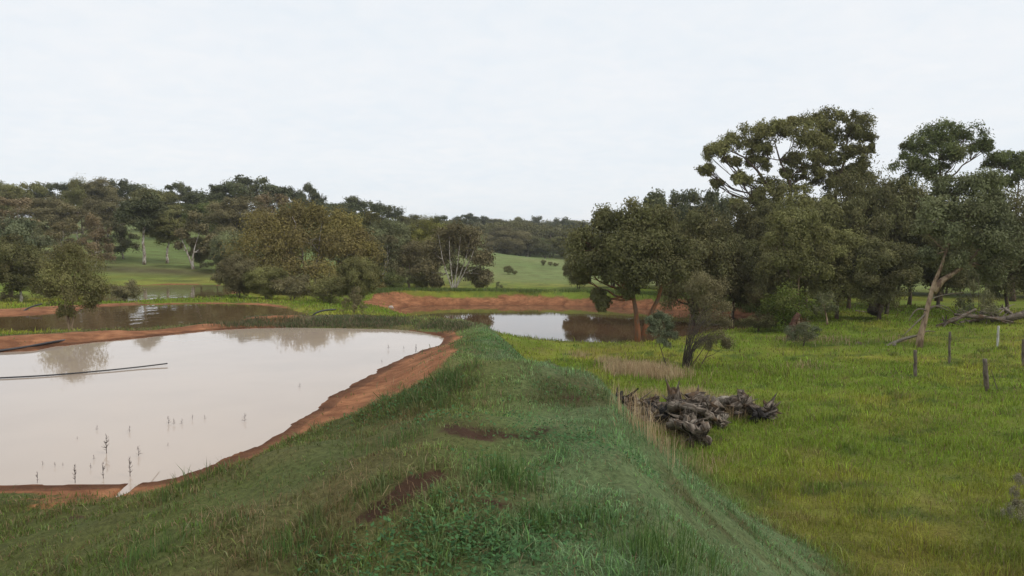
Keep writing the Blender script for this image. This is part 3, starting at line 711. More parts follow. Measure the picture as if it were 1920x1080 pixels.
# --- left hillside
for r in [
    ('airy', 22, 92, 366, 125, 'rust', 'grey', 'large rusty brown tree at the left photo edge above the dark green one'),
    ('gum', 92, 112, 368, 120, 'brown', 'grey', 'broad brown crown right of the large rusty tree'),
    ('airy', 150, 108, 385, 110, 'brown', 'white', 'brownish open tree with pale stems below the rounded skyline crowns'),
    ('gum', 205, 122, 362, 110, 'brown', 'white', 'brown crown with a white leaning stem left of the tall white trunk tree'),
    ('gum', 342, 122, 378, 95, 'olive', 'grey', 'olive crown on the hillside behind the white forked tree'),
    ('gum', 400, 116, 374, 110, 'green', 'grey', 'mid green crown below the dip in the skyline'),
    ('gum', 446, 104, 366, 115, 'brown', 'white', 'brown tree with a curved white stem left of the big amber tree'),
    ('airy', 508, 112, 362, 100, 'rust', 'grey', 'rusty crown directly above the left shoulder of the big amber tree'),
    ('gum', 552, 100, 372, 90, 'grey', 'grey', 'grey green crown just behind the amber tree top'),
    ('airy', 60, 84, 410, 90, 'grey', 'white', 'thin grey tree with white stems below the rusty tree'),
    ('airy', 118, 82, 415, 85, 'brown', 'white', 'dull brown sapling stand with pale trunk above the round pond tree'),
    ('gum', 645, 86, 392, 130, 'olive', 'grey', 'olive tree behind the right shoulder of the big amber tree'),
    ('gum', 692, 84, 394, 105, 'olive', 'grey', 'olive upright crown between amber tree and grey green tree'),
    ('gum', 728, 82, 400, 100, 'grey', 'grey', 'tall grey green tree above the corner of the orange bank'),
    ('gum', 772, 86, 408, 90, 'olive', 'grey', 'olive green crown right of the tall grey green tree'),
    ('gum', 806, 84, 406, 90, 'yellow', 'grey', 'yellowish olive crown left of the white stemmed round tree'),
    ('airy', 716, 73, 440, 90, 'grey', 'white', 'grey tree with pale leaning stems just behind the orange bank corner'),
    ('airy', 768, 75, 452, 95, 'brown', 'grey', 'brown bushy tree between the pale stemmed grey tree and the round white stemmed tree'),
    ('gum', 800, 77, 445, 80, 'brown', 'grey', 'brownish tree close behind the left of the round white stemmed tree'),
]: tree_at(*r[:8], group=G_HILL)
tree_at('tall', 270, 0, 350, 100, 'dark', 'white', 'tall dark green gum with a straight white trunk on the grassy slope', base=497, group=G_HILL)
tree_at('airy', 232, 0, 402, 75, 'dark', 'white', 'dark drooping tree left of the tall white trunk gum', base=486, group=G_HILL)
tree_at('tall', 313, 0, 398, 80, 'olive', 'white', 'small olive gum with a mottled pale trunk right of the tall white trunk', base=494, group=G_HILL)
tree_at('dense', 376, 0, 440, 42, 'deep', 'dark', 'dark bush close behind the white forked trunk', base=503, group=G_HILL)
tree_at('airy', 178, 0, 405, 80, 'rust', 'white', 'low rusty tree with white stems above the round pond tree', base=503, group=G_HILL)
tree_at('dense', 432, 0, 430, 75, 'grey', 'white', 'silvery grey bush tree left of the big amber tree', base=514, group=G_HILL)
tree_at('airy', 405, 0, 455, 50, 'grey', 'grey', 'thin silvery wattle between white forked tree and silvery bush', base=508, group=G_HILL)
tree_at('gum', 20, 56, 402, 150, 'blue', 'grey', 'dark blue green tree at left photo edge below the rusty tree', group=G_HILL)
tree_at('gum', 38, 49, 438, 125, 'deep', 'white', 'dark tree with pale trunks on the left shore of the second pond', group=G_HILL)
tree_at('shrub', 236, 50.5, 523, 62, 'brown', 'grey', 'rounded grey brown shrub at the near edge of the third pond')
tree_at('shrub', 92, 55, 532, 60, 'brown', 'grey', 'low brown shrub behind the round tree, left of the third pond')
tree_at('tuftshrub', 170, 58, 530, 50, 'rust', 'grey', 'sparse rusty shrub left of the grey brown pond shrub')
tree_at('tuftshrub', 20, 50, 545, 60, 'brown', 'grey', 'low dull brown undergrowth shrub at the left photo edge')
# --- skirts of the big amber tree
for r in [
    ('dense', 446, 55, 478, 90, 'brown', 'grey', 'grey brown bush at the left foot of the big amber tree'),
    ('dense', 500, 54, 497, 90, 'olive', 'grey', 'olive bush under the left half of the big amber tree'),
    ('shrub', 548, 52.5, 512, 80, 'brown', 'grey', 'rounded brown bush at the front centre of the big amber tree'),
    ('shrub', 618, 52, 520, 80, 'olive', 'grey', 'low olive bush at the front of the big amber tree right of the brown one'),
    ('dense', 672, 52, 478, 90, 'olive', 'grey', 'tall olive bush at the right foot of the big amber tree'),
]: tree_at(*r[:8])
tree_at('tuftshrub', 664, 41, 535, 50, 'brown', 'dark', 'thin dark bare stemmed shrub in front of the amber tree')
tree_at('shrub', 735, 71, 512, 55, 'green', 'grey', 'green bush behind the orange bank corner')
tree_at('shrub', 795, 72.5, 508, 60, 'deep', 'grey', 'dark green bush left of the white stemmed round tree')
tree_at('shrub', 902, 73, 512, 45, 'brown', 'grey', 'brown bush at the right foot of the white stemmed round tree')
tree_at('tuftshrub', 936, 74, 527, 20, 'grey', 'grey', 'tiny grey shrub on the grass bank right of the round tree')
# --- valley paddock
for px, base, top, w, lab in [(953, 515, 497, 20, 'larger dark bush alone in the middle of the far paddock'), (965, 515, 506, 12, 'small low bush touching the larger paddock bush'), (1019, 498, 487, 11, 'leftmost of three small bushes high in the far paddock'), (1032, 499, 490, 10, 'middle one of three small bushes high in the far paddock'), (1042, 500, 492, 12, 'rightmost of three small bushes high in the far paddock')]:
    tree_at('shrub', px, 0, top, w, 'deep', 'dark', lab, base=base, group='bushes in the far paddock')
for px, D, top, w, tint, lab in [(948, 205, 424, 100, 'brown', 'broad brown green tree in front of the far wooded hill'), (990, 212, 436, 75, 'deep', 'dark tree right of the broad tree on the valley edge'), (1022, 218, 442, 70, 'green', 'green tree in the row behind the three paddock bushes'), (1062, 185, 432, 90, 'deep', 'dark tree at the valley edge beside the pond gum')]:
    tree_at('gum', px, D, top, w, tint, 'white', lab, group=G_FAR)
for px, D, top, w, tint, lab in [(858, 270, 411, 60, 'dark', 'dark gum at the left end of the far skyline'), (882, 280, 401, 60, 'dark', 'tallest umbrella gum on the far skyline'), (926, 300, 411, 60, 'deep', 'rounded gum on the far skyline right of the tallest'), (965, 310, 409, 65, 'deep', 'gum in the middle of the far skyline'), (1008, 310, 407, 55, 'dark', 'gum with a small top tuft on the far skyline'), (1055, 300, 410, 70, 'dark', 'wide dark gum on the right of the far skyline'), (1085, 300, 416, 50, 'deep', 'last gum on the far skyline beside the pond gum')]:
    tree_at('ridge', px, D, top, w, tint, 'grey', lab, group=G_FAR)

# --- right stand
for r in [
    ('ridge', 1232, 84, 366, 130, 'dark', 'grey', 'small dark umbrella gum leftmost on the skyline of the right stand'),
    ('ridge', 1272, 86, 362, 130, 'dark', 'grey', 'second small umbrella gum on the left shoulder of the right stand'),
    ('ridge', 1325, 82, 360, 150, 'dark', 'grey', 'dark gum below the lowest left branches of the tall open gum'),
    ('gum', 1300, 48, 386, 170, 'deep', 'dark', 'dark gum close behind the right side of the pond gum'),
    ('gum', 1376, 52, 378, 150, 'deep', 'dark', 'dark green gum between the pond gum and the pale stemmed gum'),
    ('gum', 1432, 55, 362, 150, 'deep', 'dark', 'dark gum directly below the left tier of the tall open gum'),
    ('gum', 1510, 50, 338, 170, 'olive', 'grey', 'olive gum below the middle of the tall open gum'),
    ('gum', 1592, 52, 322, 160, 'deep', 'dark', 'deep green gum below the right end of the tall open gum'),
    ('gum', 1660, 54, 318, 160, 'deep', 'dark', 'dark gum filling the gap between the two tallest gums'),
    ('gum', 1705, 56, 330, 150, 'green', 'dark', 'green gum under the left side of the second tallest gum'),
    ('gum', 1570, 46, 420, 150, 'olive', 'dark', 'low olive gum right of the pale stemmed gum'),
    ('gum', 1650, 45, 430, 150, 'deep', 'dark', 'low dark gum with thick trunk left of the leaning gum'),
    ('gum', 1440, 47, 430, 110, 'deep', 'dark', 'low dark gum left of the pale stemmed gum'),
    ('gum', 1890, 47, 350, 150, 'deep', 'dark', 'dark gum at the right photo edge behind the leaning gum'),
    ('gum', 1960, 44, 370, 170, 'deep', 'dark', 'dark gum cut by the right photo edge'),
    ('gum', 1760, 52, 400, 150, 'deep', 'dark', 'shaded gum directly behind the leaning trunk'),
]: tree_at(*r[:8], group=G_RIGHT)
tree_at('tuftshrub', 1835, 42.5, 500, 75, 'grey', 'grey', 'grey green bush behind the fallen dead branches')
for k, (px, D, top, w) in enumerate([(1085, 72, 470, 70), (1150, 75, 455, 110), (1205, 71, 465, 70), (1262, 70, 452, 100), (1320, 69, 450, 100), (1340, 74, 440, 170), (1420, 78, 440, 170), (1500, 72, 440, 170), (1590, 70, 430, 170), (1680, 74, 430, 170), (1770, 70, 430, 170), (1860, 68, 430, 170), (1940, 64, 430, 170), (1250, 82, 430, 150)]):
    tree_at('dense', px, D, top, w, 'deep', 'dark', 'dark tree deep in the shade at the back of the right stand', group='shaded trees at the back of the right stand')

# ------------------------------------------------------------------ single trees with a shape of their own
def own_tree(px, D, name, label, meshes, tint, bark, base=None, group=None):
    p = hit(px, base) if base else on_ground(px, D)
    return plant(name, 'tree', label, p, meshes, meshes[2], meshes[3], tint, bark, group, rot=0.0)
def L_(px0, D, items):
    """crown clumps given as (photo x, photo y, depth offset, radius px) -> local metres about the foot"""
    p = on_ground(px0, D); o_ = []
    for a, b, dy_, r in items:
        q = PD(a, b, D) - p
        o_.append((q[0], dy_, q[2], r * D / FOC))
    return o_
# big amber tree
D = 67
lob = L_(585, D, [(500, 425, 0, 42), (545, 408, .6, 38), (590, 410, -.6, 42), (640, 425, .5, 40), (480, 465, -1, 45), (535, 455, -2, 45), (590, 450, -1.5, 48), (645, 465, -1.5, 46), (685, 480, 0, 38), (470, 515, -.5, 40), (520, 505, -2.4, 45), (575, 505, -2.2, 45), (630, 515, -2.6, 48), (680, 525, -1, 42), (500, 550, -1, 36), (560, 552, -1.6, 40), (620, 556, -1.8, 40), (600, 470, 1.8, 55), (520, 470, 1.8, 50), (660, 450, 1.2, 40), (700, 548, -.4, 26), (450, 540, 0, 30)])
mt = build_tree(11, 8.0, 12, lobes=lob, sub=20, nleaf=115, leaf=(0.24, 0.10), flat=0.8, stems=3, spread=0.28, tr=0.17, fork=0.12, rust=0.38)
own_tree(585, D, 'gum_tree', 'big rounded amber brown gum at the back of the nearest pond', mt, 'amber', 'white')
# round tree with white stems fanning out
D = 71
lob = L_(850, D, [(812, 470, 0, 26), (830, 445, .5, 26), (860, 438, 0, 28), (888, 455, .5, 27), (905, 490, 0, 24), (800, 505, -.4, 22), (815, 530, 0, 16), (910, 520, 0, 16), (850, 465, 1.5, 30), (880, 480, 1.5, 28), (825, 490, 1.4, 26), (850, 510, 1.2, 24), (885, 515, 1, 22)])
fan = [[np.array([0, 0, 0]), (PD(850 + a * .35, 520, D) - on_ground(850, D)) * [1, 0, 1], (PD(850 + a * .7, 485, D) - on_ground(850, D)) * [1, 0, 1] + [0, -.5, 0], (PD(850 + a, 440, D) - on_ground(850, D)) * [1, 0, 1]] for a in (-28, -8, 14, 34, 48)]
fan = [np.array([bez(f[0], f[1], f[2], 6)[i] for i in range(6)] + [f[3]]) for f in fan]
mt = build_tree(12, 6.3, 7.0, lobes=lob, sub=14, nleaf=85, leaf=(0.26, 0.11), flat=0.85, stems=5, tr=0.12, fork=0.25, rust=0.25, trunk_path=fan)
own_tree(850, D, 'gum_tree', 'rounded olive tree with white stems fanning out behind the orange bank', mt, 'brown', 'white')
# white forked tree on the hillside
p = hit(364, 505); D = p[1]
lob = [(a, b, c, r) for a, b, c, r in L_(364, D, [(340, 440, 0, 17), (358, 425, .5, 18), (378, 432, 0, 18), (392, 450, .5, 15), (335, 462, 0, 12), (366, 408, 0, 15), (350, 455, 1, 14), (385, 470, 0, 10)])]
mt = build_tree(13, 7.0, 5.0, lobes=lob, sub=11, nleaf=60, leaf=(0.3, 0.12), stems=2, tr=0.2, fork=0.25, rust=0.25,
                trunk_path=[bez(np.zeros(3), np.array([-.5, 0, 1.4]), np.array([-1.6, 0, 4.2]), 8), bez(np.zeros(3), np.array([-.4, 0, 1.2]), np.array([.7, 0, 4.0]), 8)])
own_tree(364, D, 'gum_tree', 'gum with a white V forked trunk on the grassy slope', mt, 'brown', 'white', group=G_HILL)
# round little tree between the ponds
D = 30
lob = L_(132, D, [(130, 478, 0, 24), (105, 500, .1, 26), (155, 497, 0, 26), (90, 535, -.1, 20), (128, 520, -.4, 30), (168, 530, 0, 24), (110, 555, 0, 24), (150, 560, -.2, 24), (178, 565, 0, 14), (130, 500, .5, 30), (150, 540, .5, 26), (105, 530, .5, 24), (125, 585, 0, 14), (185, 545, .1, 11)])
mt = build_tree(14, rf=1.2, H=3.4, W=2.4, lobes=lob, sub=20, nleaf=70, leaf=(0.085, 0.034), stems=3, spread=0.12, tr=0.05, fork=0.2, rust=0.28)
own_tree(132, D, 'young_gum_tree', 'small round young gum standing between the two left ponds', mt, 'olive', 'tan')
# pond gum with two leaning orange trunks
D = 38.6
lob = L_(1200, D, [(1100, 455, 0, 38), (1140, 420, .4, 40), (1190, 410, -.3, 42), (1240, 420, .4, 40), (1085, 500, -.2, 26), (1115, 495, -.8, 36), (1160, 465, -1.4, 44), (1215, 465, -1.2, 44), (1265, 465, 0, 40), (1150, 515, -1, 34), (1200, 510, -1.2, 36), (1250, 510, -.8, 36), (1290, 495, .2, 34), (1180, 540, -.2, 22), (1128, 568, -.3, 17), (1120, 555, -.3, 14), (1190, 450, 1.6, 48), (1140, 470, 1.5, 44), (1240, 470, 1.5, 44), (1095, 525, 0, 14)])
foot = on_ground(1200, D)
g2 = lambda a, b, dy_=0: (PD(a, b, D) - foot) * [1, 0, 1] + [0, dy_, 0]
mt = build_tree(15, 6.7, 6.6, lobes=lob, sub=22, nleaf=135, leaf=(0.17, 0.07), flat=0.8, stems=2, tr=0.21, fork=0.32, rust=0.06,
                trunk_path=[np.array([g2(1197, 642), g2(1195, 615), g2(1193, 590), g2(1188, 560), g2(1180, 535), g2(1165, 505), g2(1150, 470), g2(1145, 440)]),
                            np.array([g2(1203, 642, .1), g2(1212, 612, .1), g2(1222, 585, .1), g2(1234, 560), g2(1240, 535), g2(1245, 505), g2(1240, 470), g2(1230, 435)])])
own_tree(1200, D, 'gum_tree', 'dark gum with two leaning orange trunks at the edge of the big dam', mt, 'deep', 'orange')
# tall open gum, left part
D = 58
lob = L_(1500, D, [(1345, 292, 0, 20), (1375, 275, .5, 22), (1325, 320, 0, 12), (1410, 262, 0, 26), (1450, 255, .5, 28), (1490, 262, -.5, 28), (1430, 285, .3, 18), (1530, 275, 0, 24), (1505, 300, -.6, 22), (1520, 325, .4, 22), (1470, 330, .5, 14), (1385, 345, 0, 18), (1465, 245, 0, 18), (1370, 305, 0, 12), (1440, 360, 0, 26), (1490, 365, .5, 26), (1425, 310, .4, 16), (1400, 385, 0, 24), (1450, 395, -.5, 26), (1345, 345, .3, 9), (1500, 235, .4, 18), (1485, 300, .6, 18)])
foot = on_ground(1500, D)
g2 = lambda a, b, dy_=0: (PD(a, b, D) - foot) * [1, 0, 1] + [0, dy_, 0]
mt = build_tree(16, 13, 9, lobes=lob, sub=10, nleaf=27, split=6, leaf=(0.25, 0.09), flat=0.7, tr=0.26, fork=0.5, rust=0.12, stems=2, sig=0.5,
                trunk_path=[np.array([g2(1500, 560), g2(1498, 500), g2(1492, 440), g2(1486, 390), g2(1480, 340), g2(1462, 300), g2(1452, 265)]),
                            np.array([g2(1501, 560), g2(1496, 470), g2(1475, 400), g2(1440, 350), g2(1420, 320), g2(1395, 295), g2(1370, 283)])])
own_tree(1500, D, 'gum_tree', 'tall open gum whose flat wide crown rises highest on the left of the right stand', mt, 'olive', 'dark', group=G_RIGHT)
D = 60
lob = L_(1570, D, [(1530, 240, 0, 22), (1565, 230, .4, 24), (1600, 235, -.3, 22), (1622, 262, .2, 14), (1585, 262, -.5, 24), (1550, 268, .5, 22), (1600, 295, 0, 22), (1560, 305, -.4, 24), (1585, 335, .3, 24), (1545, 345, 0, 22), (1610, 320, .3, 20), (1620, 345, 0, 20), (1530, 380, 0, 26), (1585, 375, 0, 28), (1632, 278, .2, 9)])
foot = on_ground(1570, D)
g2 = lambda a, b, dy_=0: (PD(a, b, D) - foot) * [1, 0, 1] + [0, dy_, 0]
mt = build_tree(17, 14, 6, lobes=lob, sub=10, nleaf=27, split=6, leaf=(0.25, 0.09), flat=0.75, tr=0.24, fork=0.5, rust=0.12, sig=0.5,
                trunk_path=[np.array([g2(1570, 560), g2(1566, 500), g2(1560, 440), g2(1562, 390), g2(1572, 340), g2(1585, 295), g2(1590, 250)])])
own_tree(1570, D, 'gum_tree', 'tallest gum, rounded top tier just right of the wide flat crown', mt, 'olive', 'dark', group=G_RIGHT)
D = 62
lob = L_(1760, D, [(1715, 280, 0, 22), (1740, 262, .4, 24), (1775, 255, -.3, 26), (1815, 262, .3, 26), (1838, 280, 0, 15), (1760, 290, -.4, 24), (1705, 310, .3, 22), (1730, 325, 0, 24), (1790, 300, .4, 18), (1765, 330, 0, 24)])
foot = on_ground(1760, D)
g2 = lambda a, b, dy_=0: (PD(a, b, D) - foot) * [1, 0, 1] + [0, dy_, 0]
mt = build_tree(18, 13.5, 7, lobes=lob, sub=10, nleaf=27, split=6, leaf=(0.25, 0.09), flat=0.75, tr=0.24, fork=0.5, rust=0.08, sig=0.5,
                trunk_path=[np.array([g2(1760, 560), g2(1758, 500), g2(1762, 440), g2(1768, 390), g2(1765, 340), g2(1760, 300), g2(1768, 268)])])
own_tree(1760, D, 'gum_tree', 'tall dark gum with a domed crown standing clear behind the leaning gum', mt, 'green', 'dark', group=G_RIGHT)
D = 61
lob = L_(1900, D, [(1862, 305, 0, 16), (1890, 305, .3, 20), (1925, 312, 0, 22), (1950, 330, .3, 20), (1910, 335, 0, 16), (1940, 360, 0, 24), (1880, 345, .4, 20)])
mt = build_tree(19, 11.5, 5, lobes=lob, sub=10, nleaf=27, split=6, leaf=(0.25, 0.09), flat=0.7, tr=0.2, fork=0.5, rust=0.06, sig=0.5)
own_tree(1900, D, 'gum_tree', 'dark flat crowned gum on the skyline at the right photo edge', mt, 'green', 'dark', group=G_RIGHT)
# leaning gum with dead branches
p = hit(1722, 652); D = p[1]
lob = L_(1722, D, [(1760, 400, 0, 34), (1790, 360, .4, 38), (1835, 345, 0, 38), (1875, 375, .3, 34), (1815, 400, -.8, 46), (1865, 425, -.4, 42), (1770, 440, -.4, 34), (1830, 455, -.8, 44), (1880, 475, 0, 36), (1790, 490, 0, 28), (1845, 505, -.3, 30), (1745, 480, .2, 22), (1830, 410, 1.2, 50), (1735, 430, .2, 20), (1870, 520, 0, 18)])
foot = on_ground(1722, D)
g2 = lambda a, b, dy_=0: (PD(a, b, D) - foot) * [1, 0, 1] + [0, dy_, 0]
mt = build_tree(20, 8.2, 4.8, lobes=lob, sub=20, nleaf=115, leaf=(0.16, 0.065), flat=0.8, tr=0.2, fork=0.5, rust=0.05, stems=2,
                trunk_path=[np.array([g2(1722, 652), g2(1726, 630), g2(1734, 600), g2(1742, 565), g2(1752, 530), g2(1763, 505), g2(1775, 470), g2(1800, 420), g2(1825, 380)]),
                            np.array([g2(1750, 536, .02), g2(1768, 526, .05), g2(1790, 512, .05), g2(1812, 495), g2(1835, 470), g2(1850, 440)])])
lean = own_tree(1722, D, 'leaning_gum_tree', 'leaning gum with orange and cream trunk and bare drooping branches', mt, 'grey', 'tan')
def br(T, pts, r0, r1, n=5, D=D, foot=foot):
    P = np.array([(PD(a, b, D) - foot) * [1, 0, 1] + [0, -0.05, 0] for a, b in pts])
    P = np.concatenate([bez(P[0], P[1], P[2], 6), bez(P[2], (P[2] + P[-1]) / 2, P[-1], 4)[1:]]) if len(pts) > 3 else bez(P[0], P[1], P[2], 8)
    T.add(P, np.linspace(r0, r1, len(P)), n)
for pts, r0 in [([(1735, 582), (1715, 570), (1703, 602)], .045), ([(1738, 585), (1722, 600), (1690, 632)], .05), ([(1738, 578), (1755, 568), (1776, 583)], .045), ([(1742, 562), (1758, 552), (1806, 548)], .04), ([(1742, 580), (1765, 560), (1790, 590)], .03)]:
    T = Tubes(); br(T, pts, r0, r0 * 0.35)
    link_mesh('dead_branch', T.mesh('dead_branch', m_pale), lean)
# slender pale stemmed gum
D = 42.5
lob = L_(1497, D, [(1470, 420, 0, 34), (1510, 412, .3, 36), (1540, 440, 0, 30), (1450, 455, .2, 28), (1495, 450, -.6, 40), (1535, 480, 0, 28), (1465, 490, -.3, 28), (1500, 500, -.4, 30), (1440, 500, 0, 18), (1550, 510, 0, 18), (1475, 530, 0, 16)])
foot = on_ground(1497, D)
g2 = lambda a, b, dy_=0: (PD(a, b, D) - foot) * [1, 0, 1] + [0, dy_, 0]
mt = build_tree(21, 6.6, 4.2, lobes=lob, sub=17, nleaf=90, leaf=(0.17, 0.07), tr=0.105, fork=0.45, rust=0.12, stems=2,
                trunk_path=[np.array([g2(1497, 640), g2(1497, 600), g2(1496, 560), g2(1498, 520), g2(1500, 480), g2(1505, 440)]), np.array([g2(1496, 640), g2(1495, 595), g2(1489, 560), g2(1482, 525), g2(1474, 490), g2(1468, 450)])])
own_tree(1497, D, 'gum_tree', 'slender gum with two thin pale stems beside the bright green bush', mt, 'olive', 'tan', group=G_RIGHT)
# small leaning tree right of the bright bush
D = 43
lob = L_(1553, D, [(1540, 568, 0, 15), (1552, 560, .2, 13), (1530, 580, 0, 11), (1560, 580, 0, 9)])
mt = build_tree(22, rf=1.2, H=2, W=1.6, lobes=lob, sub=10, nleaf=45, leaf=(0.12, 0.045), tr=0.06, fork=0.5, rust=0.05, trunk_path=[bez(np.zeros(3), np.array([-.05, 0, .6]), np.array([-.35, 0, 1.4]), 6)])
own_tree(1553, D, 'small_leaning_tree', 'small grey green leaning tree right of the slender pale stemmed gum', mt, 'grey', 'tan')
tree_at('shrub', 1478, 41, 542, 110, 'bright', 'dark', 'bright green bush at the right end of the big dam')
tree_at('shrub', 1508, 35.5, 600, 62, 'blue', 'dark', 'low blue grey bush in front of the slender pale stemmed gum')
tree_at('shrub', 1425, 41, 585, 60, 'deep', 'dark', 'dark low bush at the far right corner of the big dam')
# shrub with bare wispy stems
p = hit(1290, 690); D = p[1]
lob = L_(1290, D, [(1320, 530, 0, 22), (1345, 545, .1, 22), (1300, 545, .1, 16), (1330, 565, -.1, 22), (1358, 575, 0, 18), (1340, 600, -.1, 22), (1365, 610, .1, 16), (1345, 635, 0, 20), (1320, 600, .2, 16), (1365, 645, 0, 12), (1325, 645, .1, 15), (1310, 520, 0, 12)])
mt = build_tree(23, rf=1.02, H=3.8, W=2.2, lobes=lob, sub=15, nleaf=62, leaf=(0.085, 0.03), flat=0.9, stems=3, tr=0.036, fork=0.1, rust=0.2,
                trunk_path=[bez(np.zeros(3), np.array([.1, 0, 1.2]), np.array([1.0, 0, 3.2]), 9), bez(np.array([.1, 0, 0]), np.array([.5, 0, .5]), np.array([1.2, 0, 1.7]), 7), bez(np.array([.5, .1, 0]), np.array([.8, .1, .4]), np.array([1.1, .1, 1.2]), 6)])
wisp = own_tree(1290, D, 'tall_shrub', 'tall shrub with grey green leaves and bare wispy stems bending right', mt, 'brown', 'dark')
foot = on_ground(1290, D)
T = Tubes(); rng = np.random.RandomState(3)
for k in range(42):
    a = (1284 + rng.uniform(-5, 12), 690); b = (1282 + rng.uniform(-10, 16), 620 + rng.uniform(-35, 25)); c = (1292 + rng.uniform(0, 75), 592 + rng.uniform(-28, 70))
    P = [(PD(*q, D) - foot) * [1, 0, 1] + [0, rng.uniform(-.75, -.1) * (q is not a), 0] for q in (a, b, c)]
    P[0][2] = -0.1
    T.add(bez(*P, 9), np.linspace(rng.uniform(.010, .02), 0.005, 9), 4, cap=False)
s_ = link_mesh('bare_stems', T.mesh('bare_stems', wood_mat('grey_twigs', (0.06, 0.05, 0.04), (0.17, 0.14, 0.12), (0.10, 0.08, 0.065))), wisp)
D = 30.5
lob = L_(1255, D, [(1228, 605, 0, 15), (1245, 600, .1, 16), (1232, 625, -.1, 17), (1250, 625, 0, 15), (1222, 620, 0, 11), (1240, 640, 0, 11), (1258, 612, .1, 9), (1216, 600, 0, 9), (1250, 645, 0, 8), (1235, 592, 0, 9), (1264, 630, 0, 8)])
mt = build_tree(24, rf=0.95, H=1.9, W=1.2, lobes=lob, sub=13, nleaf=55, leaf=(0.08, 0.03), tr=0.035, fork=0.3, rust=0.05, trunk_path=[bez(np.zeros(3), np.array([-.15, 0, .3]), np.array([-.4, 0, 1.1]), 6)])
own_tree(1255, D, 'small_leaning_shrub', 'small grey green shrub on a bent stem left of the wispy stemmed shrub', mt, 'blue', 'dark')
tree_at('tuftshrub', 1916, 0, 890, 62, 'pale', 'grey', 'pale twiggy bush cut by the right photo edge in the near paddock', base=985)

# ------------------------------------------------------------------ far wood: one mass of crowns beyond the valley
def mass(name, spots, seed):
    rng = np.random.RandomState(seed); C, A, B, tr_ = [], [], [], Tubes()
    for x, y, H, W in spots:
        z = H1(x, y)
        tr_.add(np.array([[x, y, z - .3], [x + rng.normal(0, .3), y, z + H * .4], [x + rng.normal(0, .6), y, z + H * .75]]), [.25, .18, .08], 5)
        t0, r0 = rng.normal(.45, .1), rng.uniform(0, .25)
        for k in range(13):
            u = rng.normal(0, 1, 3); u /= np.linalg.norm(u)
            c = np.array([x, y, z + H * .62]) + u * [W * .36, W * .36, H * .3]
            n = 60
            C.append(c + rng.normal(0, 1, (n, 3)) * [W * .11, W * .11, H * .055]); A.append(np.full(n, t0 + rng.normal(0, .1))); B.append(np.full(n, r0))
    crown = leaf_mesh('crowns', np.concatenate(C), np.concatenate(A), np.concatenate(B), .85, .4, rng)
    o = link_mesh(name, crown); o.color = (*TINT['deep'], 1)
    tag(o, 'dark gum wood covering the far hill beyond the valley', 'wood', kind='stuff')
    b = link_mesh('trunks', tr_.mesh('trunks', m_bark), o); b['kind'] = 'stuff'; b.color = (*BARK['grey'], 1)
frng = random.Random(9); spots = []
for k in range(420):
    D = frng.uniform(225, 430); px = frng.uniform(780, 1180)
    if 872 < px < 918 and D < 300: continue
    p = PD(px, 440, D); h_ = min(frng.uniform(7, 10), PD(px, 414 + frng.uniform(-2, 10), D)[2] - H1(p[0], D))
    if h_ > 2.5: spots.append((p[0], D, h_, frng.uniform(8, 12)))
mass('far_wood', spots, 4)
# ------------------------------------------------------------------ heap of old stumps and logs in the paddock
def plog(name, label, pts, r, m, dD=None, n=14, ridge=0.55, jag=0.25, group='old stumps and logs in the heap', cat='log', extra=(), seed=0, D0=None):
    """pts: (photo x, photo y, depth) along the log; r: radii in metres; extra: further limbs of the same piece of wood"""
    rng = np.random.RandomState(seed + int(pts[0][0])); T = Tubes()
    def one(pts, r, n, jag):
        P = np.array([PD(*q) for q in pts]); k = 4 * (len(P) - 1) + 1
        t = np.linspace(0, len(P) - 1, k)
        Q = np.stack([np.interp(t, np.arange(len(P)), P[:, c]) for c in range(3)], 1)
        if len(P) > 2:
            for _ in range(2): Q[1:-1] = (Q[:-2] + 2 * Q[1:-1] + Q[2:]) / 4
        fine = np.linspace(0, k - 1, k * 3); Q = np.stack([np.interp(fine, np.arange(k), Q[:, c]) for c in range(3)], 1)
        R = np.interp(np.linspace(0, len(r) - 1, len(Q)), np.arange(len(r)), r)
        Q[1:-1] += rng.normal(0, 0.06, (len(Q) - 2, 3)) * R[1:-1, None]
        T.add(Q, R * rng.uniform(.92, 1.08, len(R)), n, ridge=ridge, jag=jag * R[0] * 2, rng=rng)
    one(pts, r, n, jag)
    for p_, r_ in extra: one(p_, r_, max(7, n - 5), jag)
    o = link_mesh(name, T.mesh(name, m, smooth=False))
    return tag(o, label, cat, group)
PAD_Z = -2.03
def DU(a, b, up): return PZ(a, b, PAD_Z + up)[1]      # depth at which a sight line is 'up' metres over the paddock
